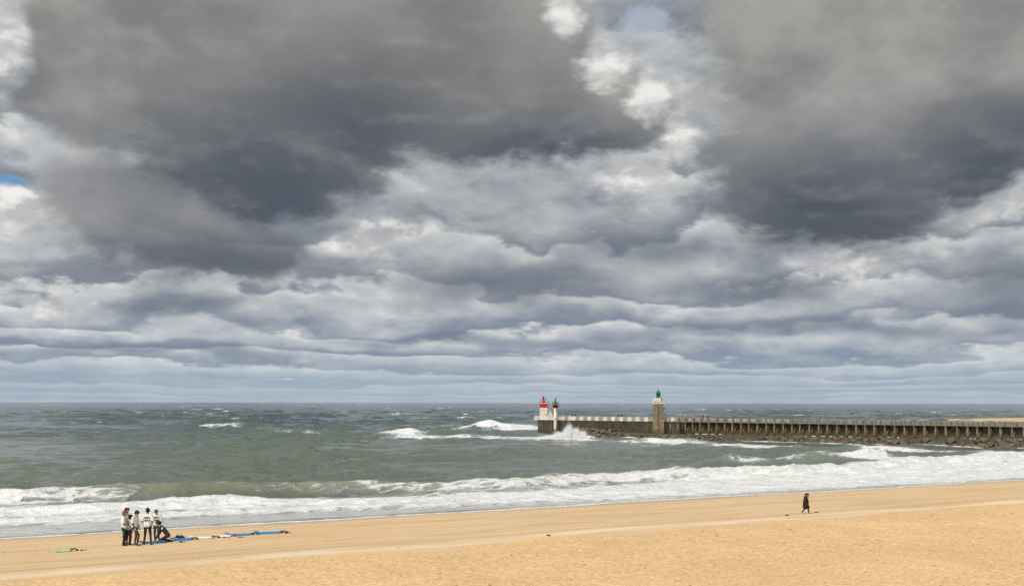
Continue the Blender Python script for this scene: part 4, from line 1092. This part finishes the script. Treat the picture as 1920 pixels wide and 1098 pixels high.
o_, V_, h_ = make_person('instructor in black wetsuit kneeling over a blue board', at(-17.05, 48.9), 186, 1.75,
            dict(pelvis=(-.16, 0, .33), hipL=(-.16, .10, .30), hipR=(-.16, -.10, .30), kneeL=(.22, .17, .10), kneeR=(.22, -.17, .10), ankL=(-.22, .13, .08), ankR=(-.22, -.13, .08), toeL=(-.36, .12, .04), toeR=(-.36, -.12, .04),
                 chest=(.06, 0, .63), neck=(.20, 0, .78), head=(.33, 0, .90), hf=(1, 0, -.12), shL=(.15, .175, .72), shR=(.15, -.175, .72), elL=(.26, .23, .42), elR=(.26, -.23, .42), wrL=(.40, .11, .18), wrR=(.40, -.11, .18)),
            hair='brown', shirt=False, legs=NEO_GREY, hbulk=1.06)
MB().add([(.02, .19, .66), (.09, .20, .62), (.13, .20, .69), (.07, .185, .75), (.02, .205, .66), (.09, .215, .62), (.13, .215, .69), (.07, .20, .75)],
         [(4, 5, 6, 7), (3, 2, 1, 0), (0, 1, 5, 4), (1, 2, 6, 5), (2, 3, 7, 6), (3, 0, 4, 7)]).build('chest_emblem', LYCRA, o_)

# child walking along the track in a long hooded coat
COAT = worn('black_quilted_coat', (.012, .012, .014), (.024, .023, .025), 6, .6, .7, .25, .02)
DENIM = worn('navy_trousers', (.012, .014, .030), (.02, .024, .045), 6, .6, .8, .2, .006)
REDSHOE = worn('red_boots', (.42, .015, .045), (.3, .012, .03), 6, .4, .5, .3, .003)
wx_, wy_ = 16.29, 55.1
wk, WV, wh = make_person('child in a long black hooded coat and red boots walking along the sand track', at(wx_, wy_), -4, 1.15,
            dict(pelvis=(0, 0, .86), hipL=(0, .08, .84), hipR=(0, -.08, .84), kneeR=(.16, -.09, .47), ankR=(.20, -.09, .085), toeR=(.38, -.09, .05), kneeL=(-.06, .09, .46), ankL=(-.30, .09, .16), toeL=(-.20, .09, .04),
                 chest=(0, 0, 1.18), neck=(.02, 0, 1.34), head=(.08, 0, 1.53), hf=(1, -.15, -.25), shL=(0, .17, 1.30), shR=(0, -.17, 1.30), elR=(-.10, -.24, 1.06), wrR=(.06, -.24, .86), elL=(.04, .23, 1.05), wrL=(.16, .22, .85)),
            hair='brown', hlen=.06, hbulk=1.1, legs=DENIM, arm=COAT, fore=COAT, trunk=COAT, shoe=REDSHOE, shirt=False, hs=1.45, thick=1.2)
cp = [((-.02, .06, .66), (-.02, .08, 1.16), .25, .20, 'c'), ((-.02, -.06, .66), (-.02, -.08, 1.16), .25, .20, 'c'), ((0, .05, 1.2), (.02, .03, 1.36), .13, .085, 'c'), ((0, -.05, 1.2), (.02, -.03, 1.36), .13, .085, 'c'),
      ((0, .17, 1.30), (0, -.17, 1.30), .085, .085, 'c'), ((.07, 0, .60), (-.07, 0, .60), .21, .21, 'c')]
for sd in 'LR':
    cp += [(tuple(WV['sh'+sd]), tuple(WV['el'+sd]), .105, .09, 'c'), (tuple(WV['el'+sd]), tuple(WV['wr'+sd]), .09, .07, 'c')]
cm = skin(cp, .014, 'coat', .012); cm.materials.append(COAT); co_ = link('coat', cm, None, wk)
hp = [((-.12, .08, 1.40), (-.12, -.08, 1.40), .075, .075, 'h'), ((-.17, .05, 1.46), (-.17, -.05, 1.46), .06, .06, 'h'), ((-.06, .10, 1.38), (.05, .09, 1.37), .05, .04, 'h'), ((-.06, -.10, 1.38), (.05, -.09, 1.37), .05, .04, 'h')]
hm_ = skin(hp, .014, 'hood', .008); hm_.materials.append(COAT); ho = link('hood', hm_, None, co_)
fm = skin([((-.10, .07, 1.475), (-.10, -.07, 1.475), .03, .03, 'f'), ((-.15, -.06, 1.515), (-.15, .06, 1.515), .026, .026, 'f')], .011, 'fur_lining', .006); fm.materials.append(LYCRA); link('fur_lining', fm, None, ho)

# walkers on the pier
def on_pier(t, y, z): p = pw(t, -y); return (p[0], p[1], z)
dk = worn('dark_jacket', (.022, .020, .022), (.04, .035, .035), 4, .5, .85, .15, 0)
dk2 = worn('brown_jacket', (.06, .035, .026), (.04, .025, .02), 4, .5, .85, .15, 0)
gr = worn('pale_jacket', (.32, .31, .30), (.22, .21, .2), 4, .5, .85, .15, 0)
rd = worn('rust_jacket', (.16, .045, .03), (.1, .03, .02), 4, .5, .85, .15, 0)
GP = 'people strolling on the pier'
for (t, y, z, rz, ht, jk, lab, hr) in ((9.5, 2.0, 3.52, 150, 1.62, dk, 'shorter figure in dark jacket behind the jetty parapet by the green beacon', 'black'),
                                   (10.3, 2.2, 3.52, 160, 1.80, dk2, 'taller figure in brown jacket behind the jetty parapet by the green beacon', 'brown'),
                                   (22.9, 2.0, 3.52, -30, 1.68, dk2, 'hatless figure in brown jacket midway along the jetty parapet', 'brown'),
                                   (23.7, 2.1, 3.52, -40, 1.74, dk, 'figure in black jacket midway along the jetty parapet', 'black'),
                                   (45.1, 2.2, 3.53, -35, 1.82, rd, 'figure in rust red jacket on the timber deck near the stone lighthouse', 'blond'),
                                   (46.15, 2.5, 3.53, -35, 1.68, dk, 'figure in black jacket on the timber deck near the stone lighthouse', 'brown')):
    make_person(lab, on_pier(t, y, z), rz, ht, dict(kneeL=(.12, .1, .5), ankL=(.16, .1, .085), toeL=(.33, .12, .035), ankR=(-.16, -.1, .12), toeR=(-.02, -.12, .035)),
                group=GP, hair=hr, shirt=False, legs=DENIM, trunk=jk, arm=jk, fore=jk, shoe=BLACK, voxel=.022, thick=1.1)

# ------------------------------------------------------------------ surfboards and kit on the sand
FOAM_BLUE = worn('blue_foam', (.010, .25, .66), (.008, .19, .52), 4, .4, .45, .35, 0)
FOAM_WHITE = worn('white_foam', (.80, .80, .77), (.68, .68, .66), 4, .4, .45, .35, 0)
FOAM_GREEN = worn('mint_foam', (.42, .70, .32), (.34, .6, .27), 4, .4, .45, .35, 0)
def slope_frame(a, b):
    a3 = Vector((a[0], a[1], ground(*a))); b3 = Vector((b[0], b[1], ground(*b))); return a3, b3
def board(label, nose, tail, deckm, wid=.56, leash=BLACK, group=None, cuff=True, coil=1.0):
    coil *= .6
    n3, t3 = slope_frame(nose, tail); L = (n3-t3).length; d = (n3-t3).normalized()
    root = empty('surfboard', tuple(t3), 0, label, 'surfboard', group)
    up = Vector((-math.sin(STH)*-.0, 0, 1)); sx = d.cross(Vector((0, 0, 1))).normalized(); up = sx.cross(d)
    M = Matrix((d, -sx, up)).transposed().to_4x4(); root.matrix_world = Matrix.Translation(t3) @ M
    ns = 22; prof = 14; vs = []; fs = []; mi = []
    for i in range(ns+1):
        s = i/ns; x = L*s
        w = wid*.5*max(.02, 1-abs(2*s-1.04)**3.2*.88)**.7 if s < .999 else .035
        w = max(w, .035)
        zr = .05+.13*max(0, (s-.55)/.45)**2+.02*max(0, (.2-s)/.2)**2; th = .088*(1-.55*max(0, (s-.8)/.2)-.4*max(0, (.15-s)/.15))
        for k in range(prof):
            t = 2*math.pi*k/prof; c, sn = math.cos(t), math.sin(t)
            vs.append((x, w*math.copysign(abs(c)**.75, c), zr+th*.5*math.copysign(abs(sn)**.8, sn)))
    for i in range(ns):
        for k in range(prof):
            fs.append((i*prof+k, i*prof+(k+1) % prof, (i+1)*prof+(k+1) % prof, (i+1)*prof+k)); mi.append(0 if k < prof//2 else 1)
    fs += [tuple(range(prof-1, -1, -1)), tuple(range(ns*prof, (ns+1)*prof))]; mi += [0, 0]
    mb = MB(); mb.v = vs; mb.f = fs; mb.m = mi
    mb.build('board', [deckm, deckm if deckm is not FOAM_BLUE else FOAM_BLUE], root, True)
    # pale print on the nose, tail pad, three fins, leash
    MB().add([(L*.70, -.10, .112), (L*.80, -.10, .136), (L*.80, .10, .136), (L*.70, .10, .112)], [(0, 1, 2, 3)]).build('nose_print', FOAM_WHITE, root)
    MB().box(L*.03, L*.15, -.13, .13, .09, .112, taper=.015).build('tail_pad', leash, root)
    for fy in (-.16, 0, .16):
        MB().add([(L*.06, fy-.008, .05), (L*.15, fy-.008, .05), (L*.03, fy-.004, -.06), (L*.06, fy+.008, .05), (L*.15, fy+.008, .05), (L*.03, fy+.004, -.06)],
                 [(0, 1, 2), (5, 4, 3), (0, 3, 4, 1), (1, 4, 5, 2), (2, 5, 3, 0)]).build('fin', BLACK, root)
    rnd = random.Random(hash(label) % 1000 if False else len(label)*7)
    pts = [Vector((L*.05, 0, .12))]
    for k in range(16):
        a = k*.75; pts.append(Vector((-.02+.12*math.cos(a)*coil-.009*k*coil, .10*math.sin(a), .125+.012*(k % 3)-.0042*k)))
    ls = MB().tube(pts, .013, 6).build('leash', leash, root)
    if cuff: MB().lathe([(.05, -.035), (.062, -.035), (.062, .035), (.05, .035)], 10, (0, 0)).build('cuff', leash, ls).location = (-.30*coil, .03, .04)
    return root
GB = 'surfboards laid out on the sand'
RED_CORD = worn('red_cord', (.46, .02, .03), (.35, .015, .02), 6, .4, .5, .3, 0)
board('blue foam board under the hands of the kneeling instructor', (-18.0, 47.80), (-16.80, 48.65), FOAM_BLUE, .58, group=GB)
board('blue foam board just beyond the kneeling instructor, with a bag beside it', (-16.92, 49.25), (-15.85, 49.72), FOAM_BLUE, .56, group=GB, coil=.8)
board('white foam board with black tail and leash beside the bag end', (-16.30, 50.28), (-15.02, 50.45), FOAM_WHITE, .52, group=GB)
board('white foam board with thin red leash', (-15.22, 50.85), (-14.30, 51.12), FOAM_WHITE, .50, leash=RED_CORD, group=GB, coil=.6)
board('blue foam board between the white boards and the last blue board', (-14.98, 51.75), (-13.40, 51.95), FOAM_BLUE, .56, group=GB, coil=.8)
board('last blue foam board of the row, farthest from the kneeling instructor', (-13.62, 52.50), (-12.05, 52.70), FOAM_BLUE, .56, group=GB)
board('mint green foam board lying alone on the sand', (-20.48, 44.40), (-19.78, 44.85), FOAM_GREEN, .52, group=GB, leash=worn('khaki_leash', (.10, .085, .05), (.06, .05, .03), 6, .4, .8, .2, 0))
# carry bag
bx_, by_ = -16.62, 49.78
bg = empty('mesh_bag', at(bx_, by_), R(20), 'black mesh carry bag slumped behind the second blue board', 'bag')
bgm = skin([((-.17, 0, .09), (.17, .02, .09), .10, .11, 'b'), ((-.08, 0, .13), (.12, 0, .15), .10, .08, 'b')], .02, 'bag_body', .02); bgm.materials.append(NEO_GREY); link('bag_body', bgm, None, bg)
MB().tube([(-.2, -.02, .14), (-.12, -.08, .26), (.02, -.10, .29), (.15, -.06, .24), (.2, 0, .14)], .014, 6).build('handle', BLACK, bg)
def cuffs(label, x, y, mat, s=1.0):
    s *= .75
    r = empty('leash_cuff', at(x, y), R(25), label, 'leash')
    MB().lathe([(.075*s, .0), (.095*s, .0), (.095*s, .08*s), (.075*s, .08*s)], 12).build('strap', mat, r)
    MB().tube([(.09*s, 0, .03), (.2*s, .05, .02), (.28*s, -.03, .02), (.36*s, .02, .02)], .012, 6).build('cord', mat, r)
cuffs('small dark leash cuff on the sand in front of the second blue board', -15.98, 48.05, NEO_GREY)
cuffs('red leash cuff beside the white boards', -14.56, 50.36, RED_CORD)
cuffs('red leash cuff lying off on its own before the blue board', -13.68, 50.08, RED_CORD)
cuffs('dark leash cuff at the tail of the last blue board', -11.85, 52.25, NEO_GREY, 1.1)
cuffs('dark leash cuff beyond the mint green board', -19.42, 44.95, NEO_GREY, .8)
# scraps of weed left along the wheel track
WEED = worn('dry_weed', (.07, .055, .03), (.035, .028, .018), 8, .7, .9, .1, 0)
rw = random.Random(14)
for x, y, s, lab in ((17.0, 55.55, .15, 'scrap of dark weed just ahead of the walking child'), (14.9, 53.9, .17, 'scrap of dark weed on the track behind the walking child'), (1.65, 45.2, .13, 'lone scrap of dark weed on the pale track, well away from the child')):
    r = empty('weed_scrap', at(x, y), rw.uniform(0, 6), lab, 'seaweed', 'weed scraps along the track')
    mb = MB()
    for k in range(9):
        a = rw.uniform(0, 6.28); q = Vector((rw.gauss(0, s*.5), rw.gauss(0, s*.3), .02)); d = Vector((math.cos(a), math.sin(a), rw.uniform(-.05, .25)))*s*.5
        mb.tube([q-d*.6, q+Vector((0, 0, s*.14)), q+d], .014+s*.03, 5)
    mb.build('fronds', WEED, r)
